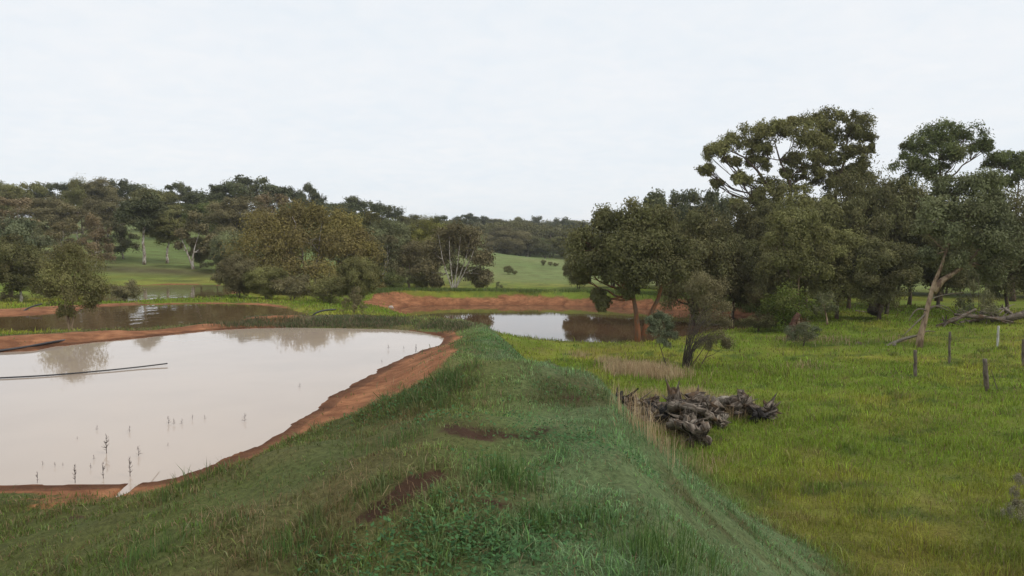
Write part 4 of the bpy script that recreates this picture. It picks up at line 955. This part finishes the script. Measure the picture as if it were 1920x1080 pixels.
def root_stump(label, px, py, up, r, h, m, seed, roots=7, prongs=(), group='old stumps and logs in the heap'):
    """a torn-out stump: knotted fluted body with broken roots and split prongs standing off it"""
    rng = np.random.RandomState(seed); T = Tubes(); D = DU(px, py, up); c = PD(px, py, D)
    k = 11; z = np.linspace(-1, 1, k); ax = rng.normal(0, .45, 3); ax[2] = 1; ax /= np.linalg.norm(ax)
    P = c + z[:, None] * ax * h * .5 + rng.normal(0, .05 * r, (k, 3))
    T.add(P, r * np.array([.5, .75, .9, .95, .85, .82, .76, .72, .66, .55, .4]) * rng.uniform(.82, 1.15, k), 26, ridge=1.9, jag=.9 * r, rng=rng)
    for j in range(roots):
        a = j * 6.283 / roots + rng.uniform(-.3, .3); l = r * rng.uniform(1.0, 2.1); e = rng.uniform(-.4, .9)
        d = np.array([cos(a) * cos(e), sin(a) * cos(e), sin(e)])
        bend = rng.normal(0, .35, 3) * l
        B = bez(c + d * r * .4, c + d * (r + l * .45) * .7 + bend * .5, c + d * (r * .5 + l) + bend * .6, 9)
        w = r * rng.uniform(.10, .27)
        T.add(B, np.linspace(w, w * rng.uniform(.12, .4), 9), 9, ridge=1.2, jag=w * 1.6, rng=rng)
    for j in range(9):                                  # loose slivers of split grain
        a = rng.uniform(0, 6.28); q = c + np.array([cos(a), sin(a), 0]) * r * .8 + [0, 0, rng.uniform(-.3, .3) * h]
        e = q + ax * h * rng.uniform(.25, .7) + rng.normal(0, .25 * r, 3)
        T.add(bez(q, (q + e) / 2 + rng.normal(0, .08 * r, 3), e, 5), np.linspace(r * .10, r * .02, 5), 6, ridge=.8, rng=rng)
    for (bx, by, r0) in prongs:
        q = PD(bx, by, D); B = bez(c, (c + q) / 2 + rng.normal(0, .04, 3), q, 9)
        T.add(B, np.linspace(r0, r0 * .15, 9), 9, ridge=1.0, jag=r0 * 1.2, rng=rng)
    return tag(link_mesh('tree_stump', T.mesh('tree_stump', m, smooth=False)), label, 'stump', group)
root_stump('black charred stump at the left end of the heap', 1158, 764, .28, .27, .5, m_char, 1, roots=9)
root_stump('dark round stump next right of the charred one', 1187, 769, .28, .22, .45, m_log, 2, prongs=[(1181, 753, .05), (1199, 788, .06)])
root_stump('grey knotted stump at the back left of the heap', 1213, 761, .3, .25, .5, m_log, 3, prongs=[(1204, 746, .05), (1222, 748, .04)])
root_stump('low brown stump at the front left of the heap', 1222, 784, .2, .22, .38, m_log, 4)
root_stump('tallest grey stump with two splintered prongs rising above the heap', 1263, 757, .42, .2, .6, m_log, 5, roots=7, prongs=[(1250, 714, .10), (1273, 716, .09), (1293, 757, .09), (1261, 733, .15)])
root_stump('dark hollow looking stump right under the forked one', 1252, 781, .25, .22, .4, m_char, 6, roots=6)
root_stump('grey stump in the middle back of the heap', 1303, 761, .4, .25, .5, m_log, 7, prongs=[(1298, 744, .05), (1312, 746, .04)])
root_stump('upright dark stump behind the tawny grass in the heap', 1331, 774, .3, .23, .6, m_log, 8, prongs=[(1335, 747, .07)])
root_stump('grey stump at the middle front of the heap above the frayed log', 1289, 791, .3, .22, .42, m_log, 9, prongs=[(1279, 774, .07), (1300, 776, .04)])
root_stump('small pale stump in the grass right of the frayed log', 1354, 790, .15, .14, .26, m_pale, 10, roots=6, prongs=[(1342, 777, .05), (1361, 780, .05)])
root_stump('dark stump at the start of the right hand log', 1387, 762, .3, .23, .5, m_log, 11, prongs=[(1386, 743, .08)])
root_stump('broken root stump at the right tip of the heap', 1443, 771, .2, .18, .36, m_log, 12, roots=7, prongs=[(1455, 739, .07), (1464, 753, .045), (1459, 783, .05)])
root_stump('blackened low stump under the right hand log', 1424, 780, .12, .16, .22, m_char, 13, roots=6)
def ug(pts): return [(a, b, DU(a, b, u)) for a, b, u in pts]
plog('log', 'long thick grey log lying across the middle of the heap', ug([(1258, 766, .5), (1282, 766, .55), (1308, 774, .5), (1332, 788, .3)]), [.13, .17, .18, .12], m_log, ridge=1.3, jag=.9, n=20)
plog('log', 'front log with a frayed splintered end pointing at the viewer', ug([(1258, 797, .2), (1278, 803, .22), (1296, 811, .25), (1308, 821, .25)]), [.09, .15, .22, .23], m_log, ridge=1.7, jag=1.0, n=26)
for k, a in enumerate([(1292, 808), (1298, 806), (1304, 805), (1311, 806), (1318, 810), (1323, 814), (1295, 818), (1308, 815)]):
    Dk = DU(1306, 826, .1) - .16 - .02 * k
    plog('splinter', 'grey strips of split wood hanging on the frayed front log end', [(a[0], a[1], Dk + .06), (a[0] + 3, a[1] + 12, Dk - .05), (a[0] + 2, a[1] + 26 - k % 4 * 2, Dk - .04)], [.022, .03, .010], m_pale if k % 2 else m_log, n=7, group='splinters of the frayed front log', cat='splinter', seed=k)
plog('log', 'brown log leaning up at the left of the heap toward the forked stump', ug([(1196, 785, .12), (1213, 777, .22), (1232, 769, .34), (1250, 761, .5)]), [.09, .13, .13, .08], m_log, ridge=1.3, jag=.9)
plog('log', 'grey log across the back of the heap under pale grass stalks', ug([(1336, 757, .35), (1355, 750, .42), (1372, 752, .4), (1390, 748, .42)]), [.07, .12, .10, .06], m_pale, ridge=1.2)
plog('log', 'right hand log running from a dark stump to the right tip of the heap', ug([(1384, 750, .45), (1402, 757, .36), (1422, 767, .26), (1442, 772, .18)]), [.15, .14, .13, .10], m_log, ridge=1.3, jag=.9)
Dk = DU(1306, 826, .1)
plog('stick', 'thin pale stick poking left out of the frayed log', [(1293, 822, Dk - .1), (1282, 827, Dk - .15), (1270, 830, Dk - .15)], [.015, .012, .006], m_pale, n=6, cat='stick')

# ------------------------------------------------------------------ fence posts, fallen wood, pipes
def post(label, px, base, top, w, m, lean_px=0, name='fence_post'):
    p = hit(px, base); D = p[1]; rng = np.random.RandomState(int(px)); T = Tubes()
    q = PD(px + lean_px, top, D); k = 14
    P = np.linspace(p - [0, 0, .25], q, k); P[1:-1] += rng.normal(0, .006, (k - 2, 3))
    T.add(P, np.full(k, w) * rng.uniform(.93, 1.06, k), 12, ridge=.18, rng=rng)
    return tag(link_mesh(name, T.mesh(name, m)), label, 'post', 'fence posts in the paddock')
post('stout brown wooden fence post leaning left, nearest of the posts', 1852, 733, 673, .07, m_post, -6)
post('grey wooden fence post left of the stout brown one', 1717, 706, 656, .058, m_post, -1)
post('thin grey fence post behind the leaning gum foot', 1780, 682, 622, .042, m_post, 1)
post('white topped post in front of the fallen dead branches', 1870, 652, 611, .05, m_white, 2)
post('thin post at the right photo edge', 1919, 686, 636, .06, m_post, 0)
plog('leaning_stick', 'thin stick leaning beside the stout brown fence post', [(1870, 730, 22.2), (1864, 712, 22.2), (1858, 692, 22.2)], [.012, .011, .008], m_post, n=6, group=None, cat='stick', jag=0)
plog('fallen_branch', 'bleached fallen branch at the foot of the leaning gum', [(1651, 654, 35), (1668, 648, 35.2), (1680, 640, 35.3), (1700, 634, 35.4), (1726, 628, 35.3)], [.05, .09, .06, .06, .04], m_pale, group=None, cat='branch', extra=[([(1676, 650, 35), (1677, 642, 35.2)], [.1, .07]), ([(1726, 628, 35.3), (1738, 620, 35.3), (1754, 622, 35.4)], [.04, .03, .012])])
plog('log', 'short dark curved log in the grass left of the fallen branch', [(1600, 650, 35.5), (1612, 645, 35.6), (1622, 648, 35.6), (1630, 652, 35.5)], [.04, .11, .09, .03], m_log, group=None, extra=[([(1613, 652, 35.3), (1616, 645, 35.3), (1626, 648, 35.3)], [.03, .035, .012])])
plog('tree_stump', 'reddish broken stump under the bright green bush', [(1484, 648, 38), (1483, 625, 38.2), (1488, 604, 38.4), (1497, 590, 38.5)], [.3, .2, .17, .13], wood_mat('red_wood', (0.06, 0.03, 0.02), (0.17, 0.09, 0.06), (0.11, 0.06, 0.042)), group=None, cat='stump', ridge=.5, n=16)
plog('log', 'thin pale fallen log on the shaded rise behind the stand edge', [(1604, 582, 50), (1625, 587, 50), (1646, 592, 50)], [.05, .08, .04], m_pale, group=None)
plog('dead_tree', 'thick dark leaning dead trunk at the edge of the shaded stand', [(1640, 588, 46), (1646, 560, 46), (1650, 530, 46.2), (1642, 500, 46.4)], [.42, .3, .26, .2], m_post, group=None, cat='dead tree', ridge=.4, extra=[([(1648, 545, 46), (1664, 520, 46), (1672, 495, 46)], [.2, .13, .08]), ([(1662, 588, 46), (1668, 560, 46), (1676, 535, 46)], [.1, .08, .06])])
rng = np.random.RandomState(31)
for k, (a, b, c, d, lab) in enumerate([(1756, 612, 1830, 580, 'dead branch tangle at the left end of the fallen tree'), (1790, 590, 1900, 604, 'long dead trunk lying under the fallen tree'), (1860, 600, 1935, 588, 'thick dark fallen trunk running out of the right photo edge'), (1878, 576, 1903, 592, 'pale broken limb sticking up from the fallen tree'), (1800, 606, 1870, 590, 'grey fallen limb in the middle of the fallen tree'), (1838, 584, 1880, 598, 'pale splintered limb in front of the fallen tree')]):
    D = 41 + .3 * k; ex = []
    for j in range(9):
        t_ = rng.rand(); x0, y0 = a + (c - a) * t_, b + (d - b) * t_
        dx_, dy_ = rng.uniform(-34, 34), rng.uniform(-16, 14)
        ex.append(([(x0, y0, D), (x0 + dx_ * .5, y0 + dy_ * .7, D + rng.uniform(-.4, .4)), (x0 + dx_, y0 + dy_, D + rng.uniform(-.6, .6))], [.045, .03, .01]))
    plog('fallen_limb', lab, [(a, b, D), ((a + c) / 2, (b + d) / 2 + rng.uniform(-4, 4), D), (c, d, D)], [.08, .10, .05] if k != 2 else [.14, .2, .2], [m_log, m_log, m_post, m_pale, m_log, m_pale][k], group='limbs of the fallen tree', cat='branch', n=9, extra=ex, seed=k)

def pipe(label, pts, r):
    """pts: (x, y, z) world"""
    P = np.array(pts); k = len(P); t_ = np.linspace(0, k - 1, k * 8)
    Q = np.stack([np.interp(t_, np.arange(k), P[:, c]) for c in range(3)], 1)
    for _ in range(12): Q[1:-1] = (Q[:-2] + 2 * Q[1:-1] + Q[2:]) / 4
    T = Tubes(); T.add(Q, np.full(len(Q), r), 8)
    return tag(link_mesh('water_pipe', T.mesh('water_pipe', m_pipe)), label, 'pipe', 'black poly pipes at the ponds')
def gp(a, b, up): p = hit(a, b); return p + [0, 0, up]
pipe('black poly pipe lying along the orange rim and arching up at its right end', [gp(-60, 668, .03), gp(0, 660, .03), gp(50, 653, .03), gp(90, 646, .04), gp(118, 642, .05), PD(140, 636.5, 22.2), PD(165, 629, 22.6), PD(185, 623.5, 23), PD(202, 621, 23.4)], .032)
pipe('straight black poly pipe floating on the nearest pond', [PZ(-120, 714, .02), PZ(0, 708.5, .02), PZ(90, 704, .02), PZ(200, 694.5, .025), PZ(270, 687, .03), PZ(314, 681.5, .05)], .014)
pipe('short black pipe arching over the grassy rim below the amber tree', [PD(584, 594, 32), PD(590, 588, 32), PD(600, 583.5, 32.2), PD(614, 581, 32.4), PD(630, 580.5, 32.6)], .035)
pipe('short black pipe arching down the orange far bank at the left', [PD(41, 586, 38.5), PD(50, 579, 39), PD(62, 574, 39.4), PD(78, 570, 40)], .04)
# pale rock and dark clods on the shores
def clod(name, label, px, py, r, m, cat, group=None):
    p = hit(px, py); rng = np.random.RandomState(int(px)); T = Tubes()
    T.add(np.array([p + [-r, 0, 0], p + [-r * .4, 0, r * .35], p + [r * .3, .1 * r, r * .4], p + [r, 0, .05 * r]]), [r * .25, r * .6, r * .62, r * .2], 9, ridge=.8, rng=rng)
    return tag(link_mesh(name, T.mesh(name, m, smooth=False)), label, cat, group)
m_stone, t, o = mat('pale_stone'); p = nd(t, 'ShaderNodeBsdfPrincipled', {'Base Color': mixc(t, nd(t, 'ShaderNodeTexNoise', {'Scale': 9.0}).outputs[0], (.3, .24, .19), (.6, .52, .44)), 'Roughness': .9}); t.links.new(p.outputs[0], o.inputs[0])
m_clod, t, o = mat('wet_clod'); p = nd(t, 'ShaderNodeBsdfPrincipled', {'Base Color': mixc(t, nd(t, 'ShaderNodeTexNoise', {'Scale': 20.0}).outputs[0], (.03, .02, .015), (.12, .06, .035)), 'Roughness': .8}); t.links.new(p.outputs[0], o.inputs[0])
clod('rock', 'pale whitish rock at the left corner of the big dam', 733, 578, .2, m_stone, 'rock')
for a, b, r, lab in [(273, 889, .055, 'dark clod at the mouth of the little channel'), (325, 893, .04, 'dark clod on the near shore right of the channel'), (303, 897, .035, 'small clod just right of the channel mouth'), (255, 893, .08, 'flat red mud clod left of the channel mouth')]:
    clod('mud_clod', lab, a, b, r, m_clod, 'clod', 'mud clods along the near shore')
# little channel draining from the pond
V = []
for k, q in enumerate(GULLY):
    w = .14
    V += [(q[0] - w, q[1] + w * .3, .006), (q[0] + w, q[1] - w * .3, .006)]
F = np.array([[2 * k, 2 * k + 1, 2 * k + 3, 2 * k + 2] for k in range(len(GULLY) - 1)])
tag(link_mesh('channel_water', np_mesh('channel_water', V, F, np.full(len(F), 4), [m_w1])), kind='structure')

# weed sprigs standing in the near pond
m_sprig, t, o = mat('dead_weed'); p = nd(t, 'ShaderNodeBsdfPrincipled', {'Base Color': (.075, .05, .04, 1), 'Roughness': .9}); t.links.new(p.outputs[0], o.inputs[0])
def sprig_mesh(seed, spread):
    rng = np.random.RandomState(seed); T = Tubes(); h = 1.0
    T.add(np.array([[0, 0, -.15], [.02, 0, .4], [rng.normal(0, .04), 0, 1]]), [.024, .019, .008], 4)
    for k in range(22):
        z = rng.uniform(.1, .95); a = rng.rand() * 6.28; l = rng.uniform(.12, .32) * (1.15 - z) * spread
        T.add(np.array([[0.01, 0, z], [cos(a) * l * .6, sin(a) * l * .6, z + .06], [cos(a) * l, sin(a) * l, z + .14]]), [.014, .012, .005], 3)
    return T.mesh('weed_sprig', m_sprig)
SPR = [sprig_mesh(k, s_) for k, s_ in enumerate((1.0, 2.2, 1.5))]
for grp, lab, L in [
    ('tall weed sprigs near the close shore', 'tall dark dead weed sprig standing in the pond near the close shore', [(244, 893, 858, 0), (200, 850, 815, 2), (141, 905, 872, 0), (70, 905, 885, 0), (194, 897, 868, 0)]),
    ('short weed sprigs in the pond middle', 'short dark weed sprig in the row out in the middle of the pond', [(316, 795, 780, 1), (326, 797, 784, 2), (341, 795, 785, 1), (361, 787, 777, 2), (384, 786, 778, 1)]),
    ('single weed sprig', 'single weed sprig standing apart right of the row in the pond middle', [(459, 790, 775, 1)]),
    ('small weed sprigs scattered in the pond', 'small faint weed sprig scattered in the left near water', [(182, 806, 797, 1), (243, 810, 798, 1), (260, 855, 836, 1), (80, 872, 864, 1), (103, 876, 866, 2), (176, 862, 852, 1), (315, 836, 830, 1), (145, 824, 818, 2), (118, 874, 867, 2), (170, 880, 868, 2)]),
    ('weed sprigs by the far right shore', 'thin weed stalk in the water at the far right end of the pond', [(780, 663, 646, 0), (757, 655, 648, 2), (716, 680, 674, 1), (728, 655, 645, 2), (562, 726, 718, 1)]),
]:
    for a, b, top, v in L:
        p = PZ(a, b, 0.0); h_ = PD(a, top, p[1])[2]
        e = link_mesh('weed_sprig', SPR[v]); e.location = p; e.scale = (h_ * .8, h_ * .8, h_); e.rotation_euler = (0, 0, prng.uniform(0, 6))
        tag(e, lab, 'weed', grp if len(L) > 1 else None)

# ------------------------------------------------------------------ grass (stuff)
def blades(name, label, X, Y, Hh, Wd, C, lean, rng, mat_=None, curve=0.5):
    N = len(X); Z = height(X, Y)
    a = rng.uniform(0, 2 * pi, N)
    s = np.stack([np.cos(a), np.sin(a), np.zeros(N)], 1) * (Wd * 0.5)[:, None]
    b = rng.uniform(0, 2 * pi, N); l = np.abs(rng.normal(0, 1, N)) * lean
    t_ = np.stack([np.cos(b) * l, np.sin(b) * l, np.zeros(N)], 1) * Hh[:, None]
    P = np.stack([X, Y, Z - 0.01], 1); up = np.array([0, 0, 1.0])
    m_ = P + t_ * 0.35 + up * (Hh * 0.6)[:, None]
    tip = P + t_ * (1 + curve * 0.3) + up * (Hh * np.clip(1 - 0.25 * l, .3, 1))[:, None]
    V = np.stack([P - s, P + s, m_ + s * .8, m_ - s * .8, tip], 1).reshape(-1, 3)
    i = np.arange(N)[:, None] * 5
    loops = np.concatenate([i + [0, 1, 2, 3], i + [3, 2, 4]], 1).ravel()
    sizes = np.tile([4, 3], N)
    me = np_mesh(name, V, loops, sizes, [mat_ or m_blade], {'blade': np.repeat(C, 5, 0)})
    return tag(link_mesh(name, me), label, 'grass', kind='stuff')
rng = np.random.RandomState(77)
XS, YS = [], []
for r0, r1, dens in [(1.6, 5, 4200), (5, 9, 2400), (9, 14, 1100), (14, 22, 480), (22, 34, 220), (34, 62, 60)]:
    half = radians(45) if r0 > 4 else radians(52)
    n = int(half * (r1 * r1 - r0 * r0) * dens)
    r = np.sqrt(rng.uniform(r0 * r0, r1 * r1, n)); a = rng.uniform(-half, half, n)
    XS.append(r * np.sin(a)); YS.append(r * np.cos(a))
X = np.concatenate(XS); Y = np.concatenate(YS)
sd = np.minimum.reduce([poly_sd(q, X, Y) for q in (pond1, pond2, pond3, pond2b)])
k = sd > 0.10; X, Y = X[k], Y[k]
C, S = cover(X, Y)
nz = fbm(X, Y, 1.1, 3); ns = fbm(X + 33, Y + 11, 5.0, 2)
_d, _sg, _, _ = path_d(CREST, X, Y)
k = (rng.rand(len(X)) < np.clip(0.62 + 1.1 * ns + 0.5 * nz, 0.12, 1) + 0.5 * (_d * _sg > 3.8)) & (S[:, 0] + 0.3 * nz + 0.3 * ns < 0.2 + 0.55 * rng.rand(len(X))) | (rng.rand(len(X)) < 0.02)
X, Y, C, S, nz, ns = X[k], Y[k], C[k], S[k], nz[k], ns[k]
d, sg, _, tt = path_d(CREST, X, Y); lat = d * sg; dist = np.hypot(X, Y)
pad = ss(3.0, 4.6, lat)
frost_w = ss(-1.0, 0.6, lat) * (1 - pad)
n = len(X)
Hh = lerp(lerp(0.05, 0.044, frost_w), 0.12, pad) * rng.uniform(.5, 1.5, n) * (1 + 0.9 * np.clip(nz, -.6, 1)) * (1 + 0.4 * ns)
tuft = ss(0.45, 0.8, ns + 0.5 * nz) ; Hh *= 1 + 0.7 * tuft * (1 - .5 * pad)
Wd = lerp(0.0062, 0.0048, pad) * np.maximum(1, dist / 6.5) * rng.uniform(.6, 1.3, n)
v = (rng.uniform(.62, 1.45, n) * (1 + .35 * ns))[:, None]
col = C * v
dry = rng.rand(n) < lerp(lerp(.20, .06, frost_w), .10, pad) * (1 + 1.2 * np.clip(ns, -1, 1))
col[dry] = np.array([.24, .17, .085]) * rng.uniform(.55, 1.3, (dry.sum(), 1))
br_ = (~dry) & (rng.rand(n) < .10); col[br_] *= np.array([1.05, 1.35, .85])
col = lerp(col, np.array([.06, .13, .04]), (0.55 * tuft * (1 - pad))[:, None])
e_ = lat < 4.2
blades('embankment_grass', 'short dewy blue green grass covering the earth embankment', X[e_], Y[e_], Hh[e_], Wd[e_], col[e_], 0.75, rng)
blades('paddock_grass', 'yellow green pasture grass of the right hand paddock', X[~e_], Y[~e_], Hh[~e_], Wd[~e_], col[~e_], 0.6, rng)

# taller clumps: rank green tufts on the crest, straw stalks along the foot and on the pond rim
def clumps(spots, per, h, w, cols, name, label, lean=.35):
    A, B, HH, WW, CC_ = [], [], [], [], []
    for (x, y, r, f) in spots:
        n = int(per * f); g = rng.normal(0, 1, (n, 2)) * r
        A.append(x + g[:, 0]); B.append(y + g[:, 1]); HH.append(h * f ** .3 * rng.uniform(.45, 1.25, n)); WW.append(np.full(n, w * max(1, math.hypot(x, y) / 9)))
        c0 = np.array(cols)[rng.randint(0, len(cols), n)]; CC_.append(c0 * rng.uniform(.7, 1.3, (n, 1)))
    A, B, HH, WW, CC_ = map(np.concatenate, (A, B, HH, WW, CC_))
    kk = np.minimum(poly_sd(pond1, A, B), poly_sd(pond3, A, B)) > .05
    return blades(name, label, A[kk], B[kk], HH[kk], WW[kk], CC_[kk], lean, rng)
sp = []
for a, b, r, f in [(960, 905, .13, 1.4), (940, 895, .1, 1), (1005, 985, .07, .8), (1015, 1000, .06, .6), (1075, 975, .08, .7), (1225, 1045, .12, 1.2), (1200, 1030, .1, 1), (1255, 1070, .1, 1), (540, 1040, .1, 1), (265, 1055, .1, .8), (1060, 745, .12, .6), (770, 825, .1, .5), (700, 850, .12, .5), (860, 770, .12, .4), (1130, 1000, .08, .6), (820, 960, .06, .5), (920, 660, .3, .8), (880, 648, .25, .6), (385, 900, .1, .4), (680, 935, .08, .4), (1310, 1040, .12, .6), (1340, 1075, .12, .6)]:
    p = hit(a, b); sp.append((p[0], p[1], r, f))
clumps(sp, 120, .15, .005, [(.075, .145, .035), (.10, .175, .045), (.14, .20, .06)], 'rank_grass', 'darker rank grass tufts on the embankment')
sp = []
for a, b, r, f in [(1175, 700, .45, 3), (1200, 706, .5, 4), (1235, 708, .5, 3), (1160, 690, .3, 1.5), (1215, 695, .5, 2), (1265, 706, .4, 1), (1140, 680, .3, 1), (1085, 668, .3, .7), (1190, 748, .25, .8), (1225, 746, .25, .8), (1290, 748, .3, 1.3), (1310, 745, .3, 1), (1350, 775, .25, 2.2), (1365, 785, .2, 1.6), (1375, 765, .25, 1.6), (1400, 780, .2, .8), (1335, 765, .2, 1), (1215, 822, .16, .8), (1262, 838, .2, .4), (1325, 885, .2, .35), (1340, 870, .2, .3), (1520, 690, .5, .5), (1495, 640, .6, .8), (1560, 640, .8, .8), (1700, 640, .6, .5), (1290, 832, .2, .4), (1250, 812, .15, .4)]:
    p = hit(a, b); sp.append((p[0], p[1], r, f))
clumps(sp, 230, .36, .0045, [(.56, .44, .27), (.46, .35, .20), (.36, .26, .14), (.46, .31, .19)], 'dry_grass', 'straw coloured dry grass stalks at the foot of the embankment', lean=.25)
sp = []
for k_ in range(150):
    a = rng.uniform(410, 880); b = rng.uniform(601, 614) + 6 * ss(780, 880, a)
    p = hit(a, b)
    if p[1] < 33: sp.append((p[0], p[1], .22, rng.uniform(.3, 1.1)))
clumps(sp, 110, .14, .005, [(.10, .12, .05), (.09, .10, .05), (.24, .18, .11), (.17, .13, .08), (.11, .16, .055)], 'rim_grass', 'rough brown and green grass on the rim between the ponds', lean=.6)
sp = []
for a, b, r, f in [(440, 985, .12, .3), (470, 965, .12, .3), (400, 975, .12, .25), (600, 945, .2, .3), (300, 1010, .15, .2), (700, 940, .2, .25), (350, 930, .2, .2), (640, 900, .15, .2), (820, 700, .3, .25), (790, 690, .3, .25), (800, 880, .1, .12), (1000, 800, .3, .15), (560, 1000, .2, .25), (860, 1000, .25, .25), (1090, 900, .3, .15), (640, 1020, .2, .25), (760, 1010, .25, .2), (200, 960, .3, .2), (900, 920, .2, .15), (950, 1040, .2, .2)]:
    p = hit(a, b); sp.append((p[0], p[1], r, f))
clumps(sp, 120, .17, .0032, [(.45, .34, .2), (.36, .25, .14), (.26, .16, .09)], 'dead_stalks', 'loose dead pale stalks among the embankment grass', lean=.9)
sp = []
for k_ in range(260):
    t_ = rng.uniform(0, len(BANK3) - 1.01); i_ = int(t_); q = lerp(np.array(BANK3[i_]), np.array(BANK3[i_ + 1]), t_ - i_)
    sp.append((q[0], q[1] + rng.uniform(-.9, 1.2), .5, rng.uniform(.4, 1)))
clumps(sp, 90, .3, .004, [(.10, .16, .035), (.13, .18, .045), (.16, .17, .06)], 'bank_grass', 'long green grass along the top of the orange bank', lean=.4)
sp = []
for k_ in range(170):
    x_, y_ = rng.uniform(4.5, 22), rng.uniform(8, 34)
    if abs(x_ / y_) < .75 and fbm(np.array([x_]), np.array([y_]), .4, 2)[0] > -.1: sp.append((x_, y_, rng.uniform(.1, .3), rng.uniform(.3, 1)))
clumps(sp, 150, .2, .005, [(.13, .21, .035), (.18, .22, .04), (.24, .24, .06), (.30, .24, .10)], 'paddock_tussocks', 'longer tussocky patches in the yellow green paddock', lean=.5)
sp = []
for k_ in range(420):
    y_ = rng.uniform(3.2, 22) ; x_ = rng.uniform(-2.6, 4.0) if y_ > 5 else rng.uniform(-3.5, 3.5)
    if poly_sd(pond1, np.array([x_]), np.array([y_]))[0] > 1.0: sp.append((x_, y_, rng.uniform(.05, .16), rng.uniform(.15, .6)))
clumps(sp, 120, .062, .0045, [(.09, .17, .055), (.14, .21, .08), (.075, .11, .035), (.17, .15, .06), (.20, .15, .08)], 'bank_tussocks', 'small rough tussocks scattered over the earth embankment', lean=.7)
# broad-leaved weeds
PX, PY = [], []
for a, b, r, n in [(870, 1035, .30, 420), (830, 1020, .2, 220), (930, 1010, .2, 200), (900, 1065, .3, 300), (760, 755, .35, 260), (715, 765, .3, 200), (800, 760, .3, 160), (1015, 830, .18, 160), (1080, 830, .16, 130), (905, 665, .5, 170), (930, 640, .6, 200), (1045, 740, .3, 160), (975, 790, .2, 90), (830, 785, .2, 120), (1160, 850, .2, 100), (960, 880, .2, 120), (690, 1060, .25, 150), (1040, 1010, .2, 120)]:
    p = hit(a, b); n = int(n * 1.6); PX.append(p[0] + rng.normal(0, r, n)); PY.append(p[1] + rng.normal(0, r * .8, n))
PX = np.concatenate(PX); PY = np.concatenate(PY); kk = poly_sd(pond1, PX, PY) > .3; PX, PY = PX[kk], PY[kk]
PZ_ = height(PX, PY); n = len(PX); V = []; 
a = rng.uniform(0, 2 * pi, n); dr = np.stack([np.cos(a), np.sin(a), rng.uniform(.1, .7, n)], 1); l = (rng.uniform(.014, .034, n) * np.maximum(1, np.hypot(PX, PY) / 10))[:, None]
sd_ = np.stack([-np.sin(a), np.cos(a), np.zeros(n)], 1) * l * .38; c0 = np.stack([PX, PY, PZ_ + rng.uniform(.015, .07, n)], 1)
V = np.stack([c0, c0 + dr * l * .4 + sd_, c0 + dr * l, c0 + dr * l * .4 - sd_], 1).reshape(-1, 3)
cw = np.array([.07, .15, .05]) * rng.uniform(.6, 1.4, (n, 1))
tag(link_mesh('broadleaf_weeds', np_mesh('broadleaf_weeds', V, np.arange(4 * n), np.full(n, 4), [m_blade], {'blade': np.repeat(cw, 4, 0)})), 'bright green broad leaved weeds among the embankment grass', 'weeds', kind='stuff')

# ------------------------------------------------------------------ thin damp air over the valley
m_haze = bpy.data.materials.new('haze'); m_haze.use_nodes = True
t = m_haze.node_tree; t.nodes.clear(); o = t.nodes.new('ShaderNodeOutputMaterial')
pv = nd(t, 'ShaderNodeVolumePrincipled', {'Color': (0.95, 0.975, 1.0, 1), 'Density': 0.0003, 'Anisotropy': 0.2})
t.links.new(pv.outputs[0], o.inputs['Volume'])
zlo, zhi = float(gz.min()) - 1.0, max(float(gz.max()), 26.0) + 1.0
hx, hy0, hy1 = 1640.0, -1100.0, 1800.0
hv = [(x_, y_, z_) for z_ in (zlo, zhi) for x_, y_ in ((-hx, hy0), (hx, hy0), (hx, hy1), (-hx, hy1))]
hf_ = [[3, 2, 1, 0], [4, 5, 6, 7], [0, 1, 5, 4], [1, 2, 6, 5], [2, 3, 7, 6], [3, 0, 4, 7]]
tag(link_mesh('haze', np_mesh('haze', hv, np.array(hf_), np.full(6, 4), [m_haze])), 'thin pale haze over the valley', 'haze', kind='stuff')
print('ground extent', gx.min(), gx.max(), gy.min(), gy.max(), zlo, zhi)
